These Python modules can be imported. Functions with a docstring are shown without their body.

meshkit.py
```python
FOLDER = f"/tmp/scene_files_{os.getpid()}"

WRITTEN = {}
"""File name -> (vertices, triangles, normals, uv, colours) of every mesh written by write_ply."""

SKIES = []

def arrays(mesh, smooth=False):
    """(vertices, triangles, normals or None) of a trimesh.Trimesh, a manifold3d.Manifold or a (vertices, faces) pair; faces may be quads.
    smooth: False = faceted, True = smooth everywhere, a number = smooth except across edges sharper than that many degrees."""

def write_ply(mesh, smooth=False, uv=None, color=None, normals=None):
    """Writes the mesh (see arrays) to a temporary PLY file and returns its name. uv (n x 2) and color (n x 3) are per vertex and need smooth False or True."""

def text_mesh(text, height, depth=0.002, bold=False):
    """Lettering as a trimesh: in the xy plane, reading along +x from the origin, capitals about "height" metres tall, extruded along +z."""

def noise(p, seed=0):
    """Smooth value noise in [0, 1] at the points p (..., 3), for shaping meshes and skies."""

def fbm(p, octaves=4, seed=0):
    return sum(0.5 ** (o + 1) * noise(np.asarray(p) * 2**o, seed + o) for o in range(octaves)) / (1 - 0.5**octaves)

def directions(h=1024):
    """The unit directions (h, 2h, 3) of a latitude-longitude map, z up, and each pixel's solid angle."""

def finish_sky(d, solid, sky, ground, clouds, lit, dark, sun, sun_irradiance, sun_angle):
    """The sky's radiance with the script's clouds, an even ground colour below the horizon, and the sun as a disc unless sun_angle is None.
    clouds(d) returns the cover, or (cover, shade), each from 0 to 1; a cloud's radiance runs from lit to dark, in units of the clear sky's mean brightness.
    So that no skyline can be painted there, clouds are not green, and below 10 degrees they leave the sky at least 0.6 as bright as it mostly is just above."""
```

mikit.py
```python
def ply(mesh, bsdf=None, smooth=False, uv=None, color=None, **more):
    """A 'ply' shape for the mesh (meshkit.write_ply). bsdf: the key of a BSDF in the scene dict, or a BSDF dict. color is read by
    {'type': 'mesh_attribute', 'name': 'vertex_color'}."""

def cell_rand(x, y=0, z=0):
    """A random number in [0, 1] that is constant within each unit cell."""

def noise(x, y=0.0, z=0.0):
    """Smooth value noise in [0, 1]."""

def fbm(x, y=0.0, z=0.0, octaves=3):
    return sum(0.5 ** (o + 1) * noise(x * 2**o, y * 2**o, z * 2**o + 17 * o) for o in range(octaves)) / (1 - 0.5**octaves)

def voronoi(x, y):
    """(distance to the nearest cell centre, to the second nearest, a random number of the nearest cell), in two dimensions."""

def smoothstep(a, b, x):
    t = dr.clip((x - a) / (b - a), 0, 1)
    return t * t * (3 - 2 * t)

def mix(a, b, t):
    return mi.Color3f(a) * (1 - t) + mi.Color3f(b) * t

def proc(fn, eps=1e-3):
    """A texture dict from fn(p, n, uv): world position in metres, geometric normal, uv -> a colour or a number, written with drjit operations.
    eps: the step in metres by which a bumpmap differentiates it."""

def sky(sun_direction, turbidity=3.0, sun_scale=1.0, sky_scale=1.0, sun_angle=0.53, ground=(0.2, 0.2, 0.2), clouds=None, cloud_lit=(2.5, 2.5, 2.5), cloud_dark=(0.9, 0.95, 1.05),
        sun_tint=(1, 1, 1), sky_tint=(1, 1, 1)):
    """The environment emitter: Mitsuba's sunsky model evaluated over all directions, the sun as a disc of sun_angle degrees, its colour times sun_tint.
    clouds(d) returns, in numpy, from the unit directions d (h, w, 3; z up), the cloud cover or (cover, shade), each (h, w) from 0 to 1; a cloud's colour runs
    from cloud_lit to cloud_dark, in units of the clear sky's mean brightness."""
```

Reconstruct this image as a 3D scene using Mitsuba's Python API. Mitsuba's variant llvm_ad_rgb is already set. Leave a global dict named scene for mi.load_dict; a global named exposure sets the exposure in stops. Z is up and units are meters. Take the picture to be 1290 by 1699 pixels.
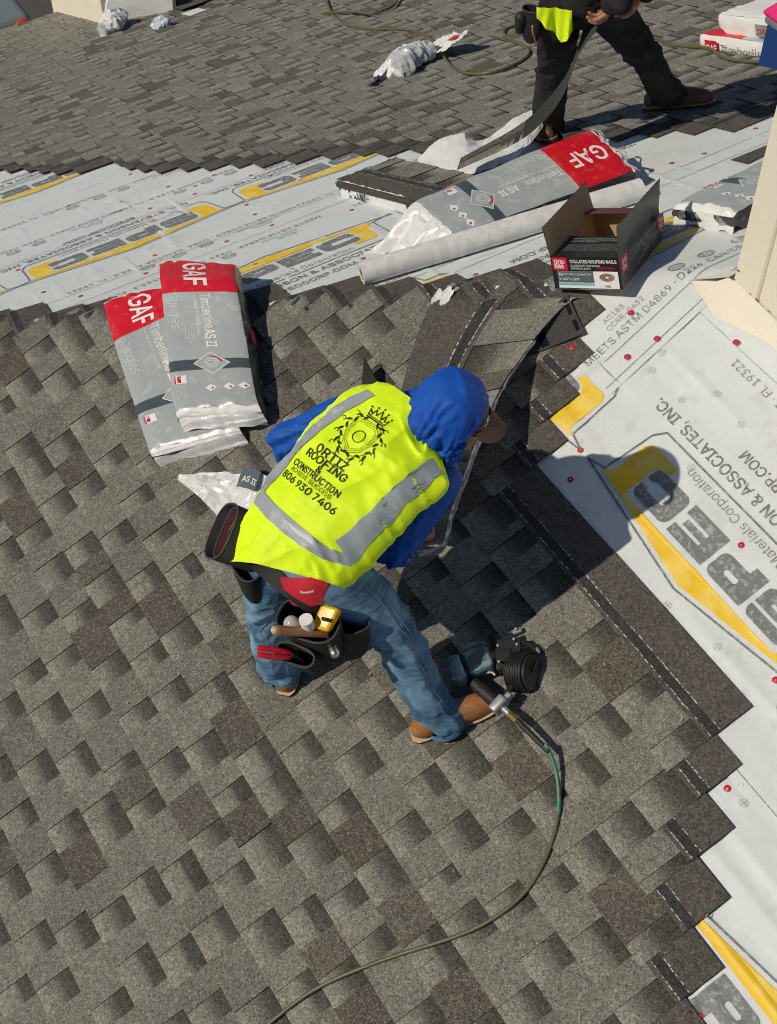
import math, numpy as np, trimesh, shapely, mitsuba as mi, drjit as dr, mikit, meshkit
from shapely.geometry import Polygon, LineString, Point, MultiPoint
from shapely import affinity
from scipy.interpolate import LinearNDInterpolator, NearestNDInterpolator
import manifold3d as m3
from mikit import proc, noise, fbm, cell_rand, smoothstep, mix
V = np.array
scene, labels = {}, {}

# ------------------------------------------------------------------ camera, daylight, exposure
CAM = V([-1.59648, -4.29305, 4.18872]); FWD = V([0.32905828, 0.53929563, -0.77516506]); UP = V([0.40375298, 0.66171323, 0.63175876])
scene['camera'] = {'type': 'perspective', 'fov': 30.02, 'fov_axis': 'x', 'near_clip': 0.05, 'far_clip': 400.0,
                   'to_world': mi.ScalarTransform4f().look_at(CAM.tolist(), (CAM + FWD).tolist(), UP.tolist())}
SUN = V([-0.74, 0.09, 0.67])
scene['daylight'] = mikit.sky(SUN.tolist(), turbidity=3, sky_scale=0.62, sun_tint=(0.92, 1.0, 1.10))
exposure = 1.3

# ------------------------------------------------------------------ helpers
TH = math.radians(23.74); CT, ST = math.cos(TH), math.sin(TH)
def key_free(k):
    if k not in scene and k not in labels: return k
    i = 1
    while f'{k}_{i:03d}' in scene or f'{k}_{i:03d}' in labels: i += 1
    return f'{k}_{i:03d}'
_next = {}
def numbered(k):
    i = _next.get(k, 0); _next[k] = i + 1
    return k if i == 0 else f'{k}_{i:03d}'
def thing(name, label, cat=None, group=None, kind=None):
    k = numbered(name); labels[k] = {'label': label}
    if cat: labels[k]['category'] = cat
    if group: labels[k]['group'] = group
    if kind: labels[k]['kind'] = kind
    return k
def part(parent, name, mesh, bsdf, smooth=False, uv=None, label=None, kind=None, color=None):
    k = numbered(parent + '__' + name)
    scene[k] = mikit.ply(mesh, bsdf, smooth=smooth, uv=uv, color=color)
    if label or kind:
        labels[k] = {}
        if label: labels[k]['label'] = label
        if kind: labels[k]['kind'] = kind
    return k
def solo(name, mesh, bsdf, label, cat=None, group=None, smooth=False, uv=None, kind=None):
    k = thing(name, label, cat, group, kind)
    scene[k] = mikit.ply(mesh, bsdf, smooth=smooth, uv=uv)
    return k
def cat_mesh(ms):
    vs, fs, o = [], [], 0
    for m in ms:
        v, f = (m.vertices, m.faces) if hasattr(m, 'faces') else m
        vs.append(np.asarray(v, float)); fs.append(np.asarray(f) + o); o += len(v)
    return np.vstack(vs), np.vstack(fs)
def unit(v): v = np.asarray(v, float); return v / np.linalg.norm(v)

# roof coordinates: slope C (w = metres up the slope, y) rises towards +x; slope A (x, w) rises towards -y; they meet on the hip x = -y
def PC(w, y, n=0.0):
    w, y, n = np.broadcast_arrays(np.asarray(w, float), y, n)
    return np.stack([w * CT - n * ST, y + 0 * w, w * ST + n * CT], -1)
def PA(x, w, n=0.0):
    x, w, n = np.broadcast_arrays(np.asarray(x, float), w, n)
    return np.stack([x + 0 * w, -w * CT + n * ST, w * ST + n * CT], -1)
NC, NA = V([-ST, 0, CT]), V([0, ST, CT]); VC, VA = V([CT, 0, ST]), V([0, -CT, ST])
_L = math.hypot(1, CT)
def fold_C(w, y, n=0.0):
    """a flat sheet lying on C that folds over the hip on to A"""
    w, y, n = np.broadcast_arrays(np.asarray(w, float), y, n)
    d = (w * CT + y) / _L; h = (w - y * CT) / _L          # outward distance, distance along the hip
    d_ = np.maximum(d, 0)
    base = PC(h / _L, -h * CT / _L)                        # foot on the hip
    oC = (CT * VC + V([0, 1, 0])) / _L; oA = (V([1, 0, 0]) - CT * VA) / _L * 1.0
    k = np.clip(0.5 + d / 0.05, 0, 1)[..., None]
    nn = unit3((1 - k) * NC + k * NA)
    return base + np.minimum(d, 0)[..., None] * oC + d_[..., None] * oA + n[..., None] * nn
def fold_A(x, w, n=0.0):
    """a flat sheet lying on A that folds over the hip on to C"""
    x, w, n = np.broadcast_arrays(np.asarray(x, float), w, n)
    d = (x - w * CT) / _L; h = (w + x * CT) / _L           # d > 0 inside A
    base = PA(h * CT / _L, h / _L)
    oA = (V([1, 0, 0]) - CT * VA) / _L; oC = (CT * VC + V([0, 1, 0])) / _L
    k = np.clip(0.5 + d / 0.05, 0, 1)[..., None]
    nn = unit3((1 - k) * NC + k * NA)
    return base + np.maximum(d, 0)[..., None] * oA + np.minimum(d, 0)[..., None] * oC + n[..., None] * nn
def unit3(v): return v / np.linalg.norm(v, axis=-1, keepdims=True)

def grid_mesh(us, vs, fn):
    U, W = np.meshgrid(us, vs, indexing='ij'); P = fn(U, W).reshape(-1, 3)
    a, b = len(us), len(vs); i, j = np.meshgrid(np.arange(a - 1), np.arange(b - 1), indexing='ij')
    q = np.stack([i * b + j, (i + 1) * b + j, (i + 1) * b + j + 1, i * b + j + 1], -1).reshape(-1, 4)
    return P, np.vstack([q[:, [0, 1, 2]], q[:, [0, 2, 3]]])

# flat lettering as polygons -> triangles in the plane
_txt = {}
def text2d(s, h, bold=False, align='l', stretch=1.0):
    """(points n x 2, faces) of a line of text, capitals h tall, from the origin"""
    if (s, bold) not in _txt:
        m = meshkit.text_mesh(s, 1.0, 0.02, bold); v = V(m.vertices); f = V(m.faces)
        f = f[(v[f][:, :, 2] > 0.01).all(1)]
        u, inv = np.unique(f, return_inverse=True); _txt[(s, bold)] = (v[u, :2], inv.reshape(-1, 3))
    p, f = _txt[(s, bold)]; p = p * [h * stretch, h]
    w = p[:, 0].max() - p[:, 0].min()
    return p + [{'l': 0, 'c': -w / 2, 'r': -w}[align] - p[:, 0].min(), 0], f
def poly2d(g, size=None):
    """triangles of a shapely polygon, edges no longer than size"""
    out = []
    for q in getattr(g, 'geoms', [g]):
        if q.is_empty or q.geom_type != 'Polygon': continue
        if size: q = q.segmentize(size)
        v, f = trimesh.creation.triangulate_polygon(q, engine='earcut'); v = V(v)
        if size:
            v3, f = trimesh.remesh.subdivide_to_size(np.c_[v, 0 * v[:, 0]], f, size * 1.5, max_iter=12); v = v3[:, :2]
        out.append((v, V(f)))
    vs, fs, o = [], [], 0
    for v, f in out: vs.append(v); fs.append(f + o); o += len(v)
    return np.vstack(vs), np.vstack(fs)
def join2d(items):
    vs, fs, o = [], [], 0
    for v, f in items: vs.append(v); fs.append(f + o); o += len(v)
    return np.vstack(vs), np.vstack(fs)
def shift2d(m, dx, dy, rot=0, s=1.0):
    c, n = math.cos(rot) * s, math.sin(rot) * s
    return m[0] @ V([[c, n], [-n, c]]) + [dx, dy], m[1]
def orient(v, f, nrm):
    """wind the faces so that they face along nrm (vector or per-vertex)"""
    c = np.cross(v[f[:, 1]] - v[f[:, 0]], v[f[:, 2]] - v[f[:, 0]])
    nn = nrm if np.ndim(nrm) == 1 else nrm[f[:, 0]]
    flip = (c * nn).sum(1) < 0; f = f.copy(); f[flip] = f[flip][:, ::-1]
    return v, f

# ------------------------------------------------------------------ materials
def mat(name, fn=None, rough=0.6, color=None, spec=0.5, two=True, bump=None, **kw):
    d = {'type': 'principled', 'base_color': proc(fn) if fn else {'type': 'rgb', 'value': list(color)}, 'roughness': rough, 'specular': spec, **kw}
    if bump: d = {'type': 'bumpmap', 'arbitrary': {**proc(bump[0], bump[1])}, 'scale': 1.0, 'bsdf': d}
    scene['mat_' + name] = {'type': 'twosided', 'bsdf': d} if two else d
    return 'mat_' + name
def c3(a): return mi.Color3f(*[float(x) for x in a])

def shingle_fn(p, n, uv):
    """uv.x = tone of the piece (0 pale .. 1 brown, 2 headlap, 3 tar strip), uv.y = printed shade band (0 none .. 1 dark)"""
    g1 = cell_rand(p.x * 250 + .3 * p.y * 90, p.y * 250, p.z * 250); g2 = noise(p.x * 210, p.y * 210, p.z * 210); g3 = noise(p.x * 95, p.y * 95, p.z * 95)
    big = fbm(p.x * 7, p.y * 7, p.z * 7)
    tone, band = uv.x, uv.y
    col = mix(c3((.214, .212, .199)), c3((.099, .090, .080)), dr.clip(tone, 0, 1))
    col = mix(col, c3((.094, .087, .082)), smoothstep(1.4, 1.6, tone))
    col = mix(col, c3((.046, .047, .050)), smoothstep(2.4, 2.6, tone))
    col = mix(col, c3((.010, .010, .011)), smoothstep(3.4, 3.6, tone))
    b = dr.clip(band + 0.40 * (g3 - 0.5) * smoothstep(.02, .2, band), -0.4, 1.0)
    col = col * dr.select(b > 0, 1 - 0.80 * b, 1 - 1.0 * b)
    spk = 0.48 + 0.58 * g2 + 0.46 * g3
    light = smoothstep(0.78, 0.95, g1) * dr.select(tone > 2.4, 0.1, dr.select(tone > 1.4, 0.5, 1.0))
    dark = smoothstep(0.22, 0.06, g1)
    warm = mix(c3((.98, 1.0, .93)), c3((1.02, 1.0, .98)), g3)
    return warm * (col * spk * (1 - .45 * dark) * (0.9 + 0.3 * (big - 0.5)) + light * c3((.112, .111, .094)) * (.35 + .9 * g2) * (1 - 0.65 * dr.clip(band, 0, 1)))
SHINGLE = mat('shingle', shingle_fn, rough=0.95, spec=0.2)

def membrane_fn(p, n, uv):
    a = fbm(p.x * 5, p.y * 5, p.z * 5, 4); b = noise(p.x * 160, p.y * 160, p.z * 160); st = fbm(p.x * 38, p.y * 38, p.z * 3, 2)
    s = smoothstep(0.62, 0.8, fbm(p.x * 14 + 7, p.y * 14, p.z * 14, 3))
    return c3((.635, .68, .70)) * (0.93 + 0.12 * (a - 0.5) + 0.05 * (b - 0.5) - 0.09 * s + 0.05 * (st - 0.5)) * mix(c3((1, 1, 1)), c3((.80, .77, .72)), .40 * smoothstep(.60, .74, fbm(p.x * 6 + 3, p.y * 6, p.z * 6, 2)) * smoothstep(.45, .75, fbm(p.x * 70, p.y * 70, p.z * 70, 2)))
MEMBRANE = mat('membrane', membrane_fn, rough=0.5, spec=0.35)
def ink(base, worn, lo=0.16, f=95):
    def fn(p, n, uv):
        k = smoothstep(lo, lo + 0.4, fbm(p.x * f, p.y * f, p.z * f, 3) + 0.25 * (noise(p.x * 300, p.y * 300, p.z * 300) - 0.5))
        return mix(c3(worn), c3(base), k)
    return fn
INK = mat('grey_ink', ink((.15, .16, .17), (.33, .35, .36)), rough=0.6)
INKPALE = mat('pale_grey_ink', ink((.21, .225, .235), (.36, .38, .39)), rough=0.6)
YELLOW = mat('yellow_ink', ink((.72, .47, .015), (.76, .58, .13), 0.2, 22), rough=0.55)
def wood_fn(p, n, uv): return c3((.36, .27, .17)) * (0.8 + 0.4 * fbm(p.x * 4, p.y * 60, p.z * 4))
DECK = mat('deck_wood', wood_fn, rough=0.8)
RED = mat('red_plastic', color=(.50, .012, .03), rough=0.35)
STEEL = mat('steel', color=(.55, .55, .54), rough=0.35, metallic=1.0)

# ------------------------------------------------------------------ the two roof slopes: deck
near = thing('roof_slope', 'near roof slope, shingled up to bare white underlayment on its right', kind='structure')
far = thing('roof_slope', 'far roof slope falling away behind the hip, shingled down to its eave', kind='structure')
def slab(P4, nrm, t):
    v = np.vstack([P4, P4 - nrm * t]); f = [[0, 1, 2], [0, 2, 3], [4, 6, 5], [4, 7, 6]]
    for i in range(4): j = (i + 1) % 4; f += [[i, i + 4, j + 4], [i, j + 4, j]]
    return v, V(f)
far_end = 8.58                                             # eave of the far slope
def hipw(h): return h
part(near, 'deck', slab(np.vstack([PC(-6, 6 * CT), PC(-6, -9), PC(3.6, -9), PC(3.6, -3.6 * CT)]), NC, 0.05), DECK)
part(far, 'deck', slab(np.vstack([PA(-far_end * CT, -far_end), PA(3.6 * CT, 3.6), PA(6.6, 3.6), PA(6.6, -far_end)]), NA, 0.05), DECK)

# ------------------------------------------------------------------ underlayment sheets with their print
rng = np.random.default_rng(7)
def rumple(s, t, seed, amp=1.0):
    p = np.stack([s * 2.2, t * 9.0, 0 * s + seed], -1)
    r = meshkit.fbm(p, 3, seed); q = meshkit.noise(np.stack([s * 1.3 + t * 2, t * 26, 0 * s], -1), seed + 3)
    return amp * (0.0105 * (r - 0.3) + (0.0040 if amp > .9 else 0.0) * np.clip(q - 0.62, 0, 1) * 4) 
SHEETS = []
def lie_on(slope, s, t):
    """height of the topmost underlayment sheet over a point"""
    return max([float(S_.top([s], [t])[0]) for S_ in SHEETS if S_.slope == slope and S_.box[0] < s < S_.box[1] and S_.box[2] < t < S_.box[3]] or [.012])
class Sheet:
    """roll of underlayment: layout coordinates s (reading direction), t (up) are the slope's own (C: s=y, t=-w; A: s=x, t=-w)"""
    def __init__(self, holder, slope, s0, s1, t0, t1, lift, seed, edge=None):
        self.slope, self.lift, self.seed, self.amp = slope, lift, seed, 1.0 if slope == 'C' else .5
        self.parent, self.box = holder, (s0, s1, t0, t1); SHEETS.append(self)
        ns, nt = int((s1 - s0) / 0.035) + 2, int((t1 - t0) / 0.013) + 2
        v, f = grid_mesh(np.linspace(s0, s1, ns), np.linspace(t0, t1, nt), self.at)
        self.key = part(holder, 'underlayment_sheet', orient(v, f, NC if slope == 'C' else NA), MEMBRANE, smooth=True)
        self.ink = {'dark': [], 'pale': [], 'yellow': []}
    def at(self, s, t, n=0.0):
        s, t = np.asarray(s, float), np.asarray(t, float)
        h = self.lift + rumple(s, t, self.seed, self.amp) + n
        return fold_C(-t, s, h) if self.slope == 'C' else fold_A(s, -t, h)
    def add(self, kind, m, s, t, flip=False):
        v, f = m; v = V(v)
        if flip: v = -v
        self.ink[kind].append((v + [s, t], f))
    def top(self, s, t): return self.lift + rumple(V(s, dtype=float), V(t, dtype=float), self.seed, self.amp)
    def done(self):
        for kind, b, name in (('yellow', YELLOW, 'logo_roof_print'), ('dark', INK, 'lettering'), ('pale', INKPALE, 'fine_print')):
            if self.ink[kind]:
                v, f = join2d(self.ink[kind]); P = self.at(v[:, 0], v[:, 1], 0.0022)
                k = numbered(self.key + '__' + name); scene[k] = mikit.ply(orient(P, f, NC if self.slope == 'C' else NA), b)

LW, LH = 0.178, 0.13                                       # one logo letter
def letters2d():
    def rr(x0, y0, x1, y1, r=0.03): return shapely.box(x0 + r, y0 + r, x1 - r, y1 - r).buffer(r)
    W, H, b = LW, LH, 0.043
    S = rr(0, 0, W, H).difference(shapely.box(.05, H/2 + .012, W + .1, H/2 + .024)).difference(shapely.box(-.1, H/2 - .024, W - .05, H/2 - .012))
    P = rr(0, .03, W, H).union(shapely.box(0, 0, .062, H - .03)).union(shapely.box(0, .03, .05, H)).difference(rr(.066, .072, W - .052, .092, .009))
    E = shapely.box(0, 0, W, H).difference(shapely.box(.06, H - .052, W + 1, H - .040)).difference(shapely.box(.06, .040, W + 1, .052)).difference(shapely.box(W - .022, .05, W + 1, H - .05))
    C = rr(0, 0, W, H).difference(rr(.058, .042, W - .03, H - .042, .012)).difference(shapely.box(W - .06, .052, W + 1, H - .052))
    return [S, P, E, C]
LET = [poly2d(g, 0.026) for g in letters2d()]
_st = [(-.586, .030), (-.514, .012), (-.497, -.19), (-.47, -.232), (.47, -.232), (.497, -.19), (.514, .012), (.586, .030), (0.0, .116)]
FRAME = poly2d(Polygon(_st).buffer(.004, join_style=1).difference(Polygon(_st).buffer(-.0035, join_style=1)), 0.03)
_yl = Polygon([(-.535, .018), (0, .098), (.535, .018), (.486, .004), (.484, -.14), (.465, -.168), (.333, -.168), (.333, -.138), (.37, -.132), (.39, -.11), (.39, .006), (.37, .022), (.2, .022), (0, .020),
               (-.2, .022), (-.38, .022), (-.398, .006), (-.398, -.11), (-.38, -.132), (-.345, -.138), (-.345, -.168), (-.465, -.168), (-.484, -.14), (-.486, .004)])
SWOOSH = poly2d(_yl.buffer(-.006).buffer(.006), 0.026)
def LINE(l, wd=.0035):
    n = int(l / .03) + 1; x = np.linspace(0, l, n + 1); i = np.arange(n)
    return np.vstack([np.c_[x, 0 * x - wd / 2], np.c_[x, 0 * x + wd / 2]]), np.vstack([np.c_[i, i + 1, i + n + 2], np.c_[i, i + n + 2, i + n + 1]])
def ring2d(r, w, x=0, y=0, sx=1.35): return poly2d(affinity.scale(Point(0, 0).buffer(r, 24).difference(Point(0, 0).buffer(r - w, 24)), sx, 1).buffer(0), None) if not (x or y) else shift2d(ring2d(r, w, sx=sx), x, y)
def logo(S, s, t, flip=False, info=True):
    """one printed logo block with its letters' top at t, centred on s"""
    g = -1 if flip else 1
    for k, m in enumerate(LET): S.add('dark', shift2d(m, -.385 + .196 * k, -LH), s, t, flip)
    S.add('dark', FRAME, s, t, flip); S.add('yellow', SWOOSH, s, t, flip)
    S.add('pale', shift2d(text2d('Building Materials Corporation', .034), -.36, -.208), s, t, flip)
    S.add('dark', shift2d(text2d('MEL STEVENSON & ASSOCIATES, INC.', .040, True), -.43, -.305), s, t, flip)
    S.add('dark', shift2d(text2d('SPECCORP.COM', .036, True), -.165, -.382), s, t, flip)
def info(S, s, t, flip=False):
    """the row of standards: baseline t, starting at s"""
    S.add('dark', text2d('MEETS ASTM D4869 · D226  CAN/CSA A123.3 · FL 19321', .031), s, t, flip)
    g = -1 if flip else 1
    S.add('pale', text2d('AC188', .022), s + g * .16, t + g * .085, flip); S.add('pale', text2d('CCRR-0432', .022), s + g * .15, t + g * .05, flip)
    for q, tx in ((.50, 'ICC'), (.64, 'ETL'), (.80, 'IRC')):
        S.add('dark', ring2d(.026, .004), s + g * q, t + g * .072, flip); S.add('dark', ring2d(.019, .0015), s + g * q, t + g * .072, flip)
        S.add('dark', shift2d(text2d(tx, .014, True, 'c'), 0, -.007), s + g * q, t + g * .072, flip)
def rule(S, s0, s1, t): S.add('pale', LINE(s1 - s0), s0, t)
def cross(S, s, t):
    S.add('pale', join2d([ring2d(.013, .0012, sx=1.0), poly2d(shapely.box(-.013, -.0006, .013, .0006)), poly2d(shapely.box(-.0006, -.013, .0006, .013))]), s, t)
PER = 1.29
# near slope (s = y reads up the picture, t = -w)
S = Sheet(near, 'C', -5.2, 2.0, -.55, 2.0, .003, 11)
for k in range(-1, 2): logo(S, -3.60 + PER * k, -.105, True)
rule(S, -5.2, -1.6, -.498)
S.done()
S = Sheet(near, 'C', -5.2, 0.6, -1.56, -.485, .0065, 12)
for k in (-2, -1, 0): logo(S, -2.366 - .0 + PER * k + 0, -.868)
logo(S, -2.366 + 1.215, -.868)
info(S, -3.02, -1.458); info(S, -4.4, -1.458)
rule(S, -5.2, -1.0, -1.49); rule(S, -5.2, -1.0, -.52)
for s, t in ((-2.06, -1.075), (-1.83, -1.22), (-1.63, -1.29), (-1.66, -1.22), (-1.9, -1.32), (-3.06, -.47), (-2.9, -.75), (-2.62, -.73), (-2.4, -.70), (-3.1, -.62), (-2.05, -1.30), (-2.45, -.66), (-3.3, -.62)): cross(S, s, t)
S.done()
S = Sheet(near, 'C', -5.2, -.4, -3.0, -1.49, .010, 13)
logo(S, -2.9, -1.9, True); info(S, -1.9, -1.75, True); S.done()
# far slope (s = x, t = -w)
S = Sheet(far, 'A', -5.0, 6.0, 1.6, 4.2, .003, 14)
logo(S, .15, 2.72, True); logo(S, .15 - PER, 2.72, True); logo(S, 1.44, 2.72, True); info(S, .98, 2.13, True); info(S, -.2, 2.13, True)
rule(S, -1, 3, 1.72); S.done()
S = Sheet(far, 'A', -3.0, 6.0, .525, 1.90, .0065, 15)
for k in range(-1, 3): logo(S, .168 + 1.145 * k, 1.112, True)
info(S, .36, 1.70, True); info(S, 1.45, 1.70, True); info(S, .905, .745, True); info(S, 2.1, .745, True); rule(S, -1, 3, .69); rule(S, -1, 3.5, 1.45)
S.done()
S = Sheet(far, 'A', -1.6, 6.0, -.80, .575, .010, 16)
for k in range(0, 2): logo(S, .50 + 1.16 * k, .114)
info(S, .905, .47, True); info(S, -.12, -.59); info(S, 2.92, -.54); info(S, 2.25, .44, True)
rule(S, -.5, 4, .54); rule(S, -.5, 4, -.64); rule(S, 1.2, 4, .40)
S.done()
# the next roll down, its print upside down, wrapped over the hip
S = Sheet(far, 'A', .905, 4.5, -1.72, -.72, .0135, 17)
logo(S, 1.33, -1.245, True); info(S, .93, -1.575); rule(S, .91, 4.4, -1.69); rule(S, .98, 4.4, -1.605); rule(S, .91, 4.4, -.76); logo(S, 2.62, -1.245, True)
S.done()

# ------------------------------------------------------------------ shingles: 1 m long, 0.337 m high, 0.143 m exposed; a backing layer and raised teeth over it
E_, LS, HS = 0.143, 1.0, 0.337
def shingle_mesh(put, length, seed, bend=False, cut=None, thick=1.0, H=0.016):
    """put(s, w, n) -> world; s 0..length along the course, w 0 at the butt, n off the deck. Returns mesh and uv (tone, band)."""
    r = np.random.default_rng(seed); vs, fs, uvs = [], [], []
    top = lambda w, t: H * (1 - w / HS) + 0.0006 + t * thick
    def quad(s0, s1, w0, w1, t, tone, b0, b1, n=1):
        n = max(n, int((s1 - s0) / 0.05) + 1 if bend else 1)
        for k in range(n):
            a, b = s0 + (s1 - s0) * k / n, s0 + (s1 - s0) * (k + 1) / n
            o = sum(map(len, vs)); P = put(V([a, b, b, a]), V([w0, w0, w1, w1]), V([top(w0, t), top(w0, t), top(w1, t), top(w1, t)]))
            vs.append(P); uvs.append(V([[tone, b0], [tone, b0], [tone, b1], [tone, b1]])); fs.append(V([[0, 1, 2], [0, 2, 3]]) + o)
    def wall(s0, w0, s1, w1, t0, t1, tone=.9):
        n = int(abs(s1 - s0) / 0.05) + 1 if bend else 1
        for k in range(n):
            a, b = s0 + (s1 - s0) * k / n, s0 + (s1 - s0) * (k + 1) / n; wa, wb = w0 + (w1 - w0) * k / n, w0 + (w1 - w0) * (k + 1) / n
            o = sum(map(len, vs)); P = put(V([a, b, b, a]), V([wa, wb, wb, wa]), V([top(wa, t0), top(wb, t0), top(wb, t1), top(wa, t1)]))
            vs.append(P); uvs.append(V([[tone, .3]] * 4)); fs.append(V([[0, 1, 2], [0, 2, 3]]) + o)
    tb, to = 0.0018, 0.0062; L = length; wc = 0.163
    s = r.uniform(-.1, .02); edges = []; raised = r.random() < .5
    while s < L:
        wd = r.choice([.095, .12, .14, .16, .19]) if raised else r.choice([.085, .105, .125, .145])
        a, b = max(s, 0) if edges else 0.0, min(s + wd, L)
        if b - a > .03 or (not edges and b > .004): edges.append((a, b, raised))
        elif edges: edges[-1] = (edges[-1][0], b, edges[-1][2])
        s += wd; raised = not raised
    for a, b, up in edges:
        if up:
            tone = r.choice([r.uniform(.10, .34), r.uniform(.3, .5), r.uniform(.8, 1.05)], p=[.56, .27, .17])
            quad(a, b, 0, wc, to, tone, 0, 0.06); wall(a, 0, b, 0, 0, to)
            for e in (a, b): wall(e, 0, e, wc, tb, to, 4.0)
        else:
            tone = r.uniform(0, .2)
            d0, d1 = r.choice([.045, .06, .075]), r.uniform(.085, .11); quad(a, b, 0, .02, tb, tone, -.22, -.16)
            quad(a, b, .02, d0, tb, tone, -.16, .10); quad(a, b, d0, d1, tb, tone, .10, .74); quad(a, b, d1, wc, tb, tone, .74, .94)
            wall(a, 0, b, 0, 0, tb); wall(a, wc, b, wc, tb, to, 1.0)
    quad(0, L, wc, .180, to, 1.7, .0, .0); quad(0, L, .180, .210, to, 3.0, 0, 0); quad(0, L, .210, HS, to, 2.0, 0, 0)
    wall(0, HS, L, HS, 0, to, 2)
    for e in (0, L): wall(e, 0, e, HS, 0, tb, 1); wall(e, wc, e, HS, tb, to, 2)
    quad(0, L, 0, HS, -.0004, 2.6, .2, .2)
    return (np.vstack(vs), np.vstack(fs)), np.vstack(uvs)
def dots(put, L, seed, H=0.016):
    """the broken white release lines either side of the tar strip"""
    r = np.random.default_rng(seed); vs, fs = [], []
    top = lambda w: H * (1 - w / HS) + 0.0074
    for w in (.178, .2125):
        s = 0.004
        while s < L - .01:
            l = r.uniform(.003, .02)
            if r.random() < .72:
                o = 4 * len(vs); wd = r.uniform(.0009, .0022); w_ = w + r.normal(0, .0008); vs.append(put(V([s, s + l, s + l, s]), V([w_ - wd, w_ - wd, w_ + wd, w_ + wd]), np.full(4, top(w)))); fs.append(V([[0, 1, 2], [0, 2, 3]]) + o)
            s += l + r.uniform(.002, .012)
    return np.vstack(vs), np.vstack(fs)
CHALK = mat('release_line', color=(.42, .41, .38), rough=.8)
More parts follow.
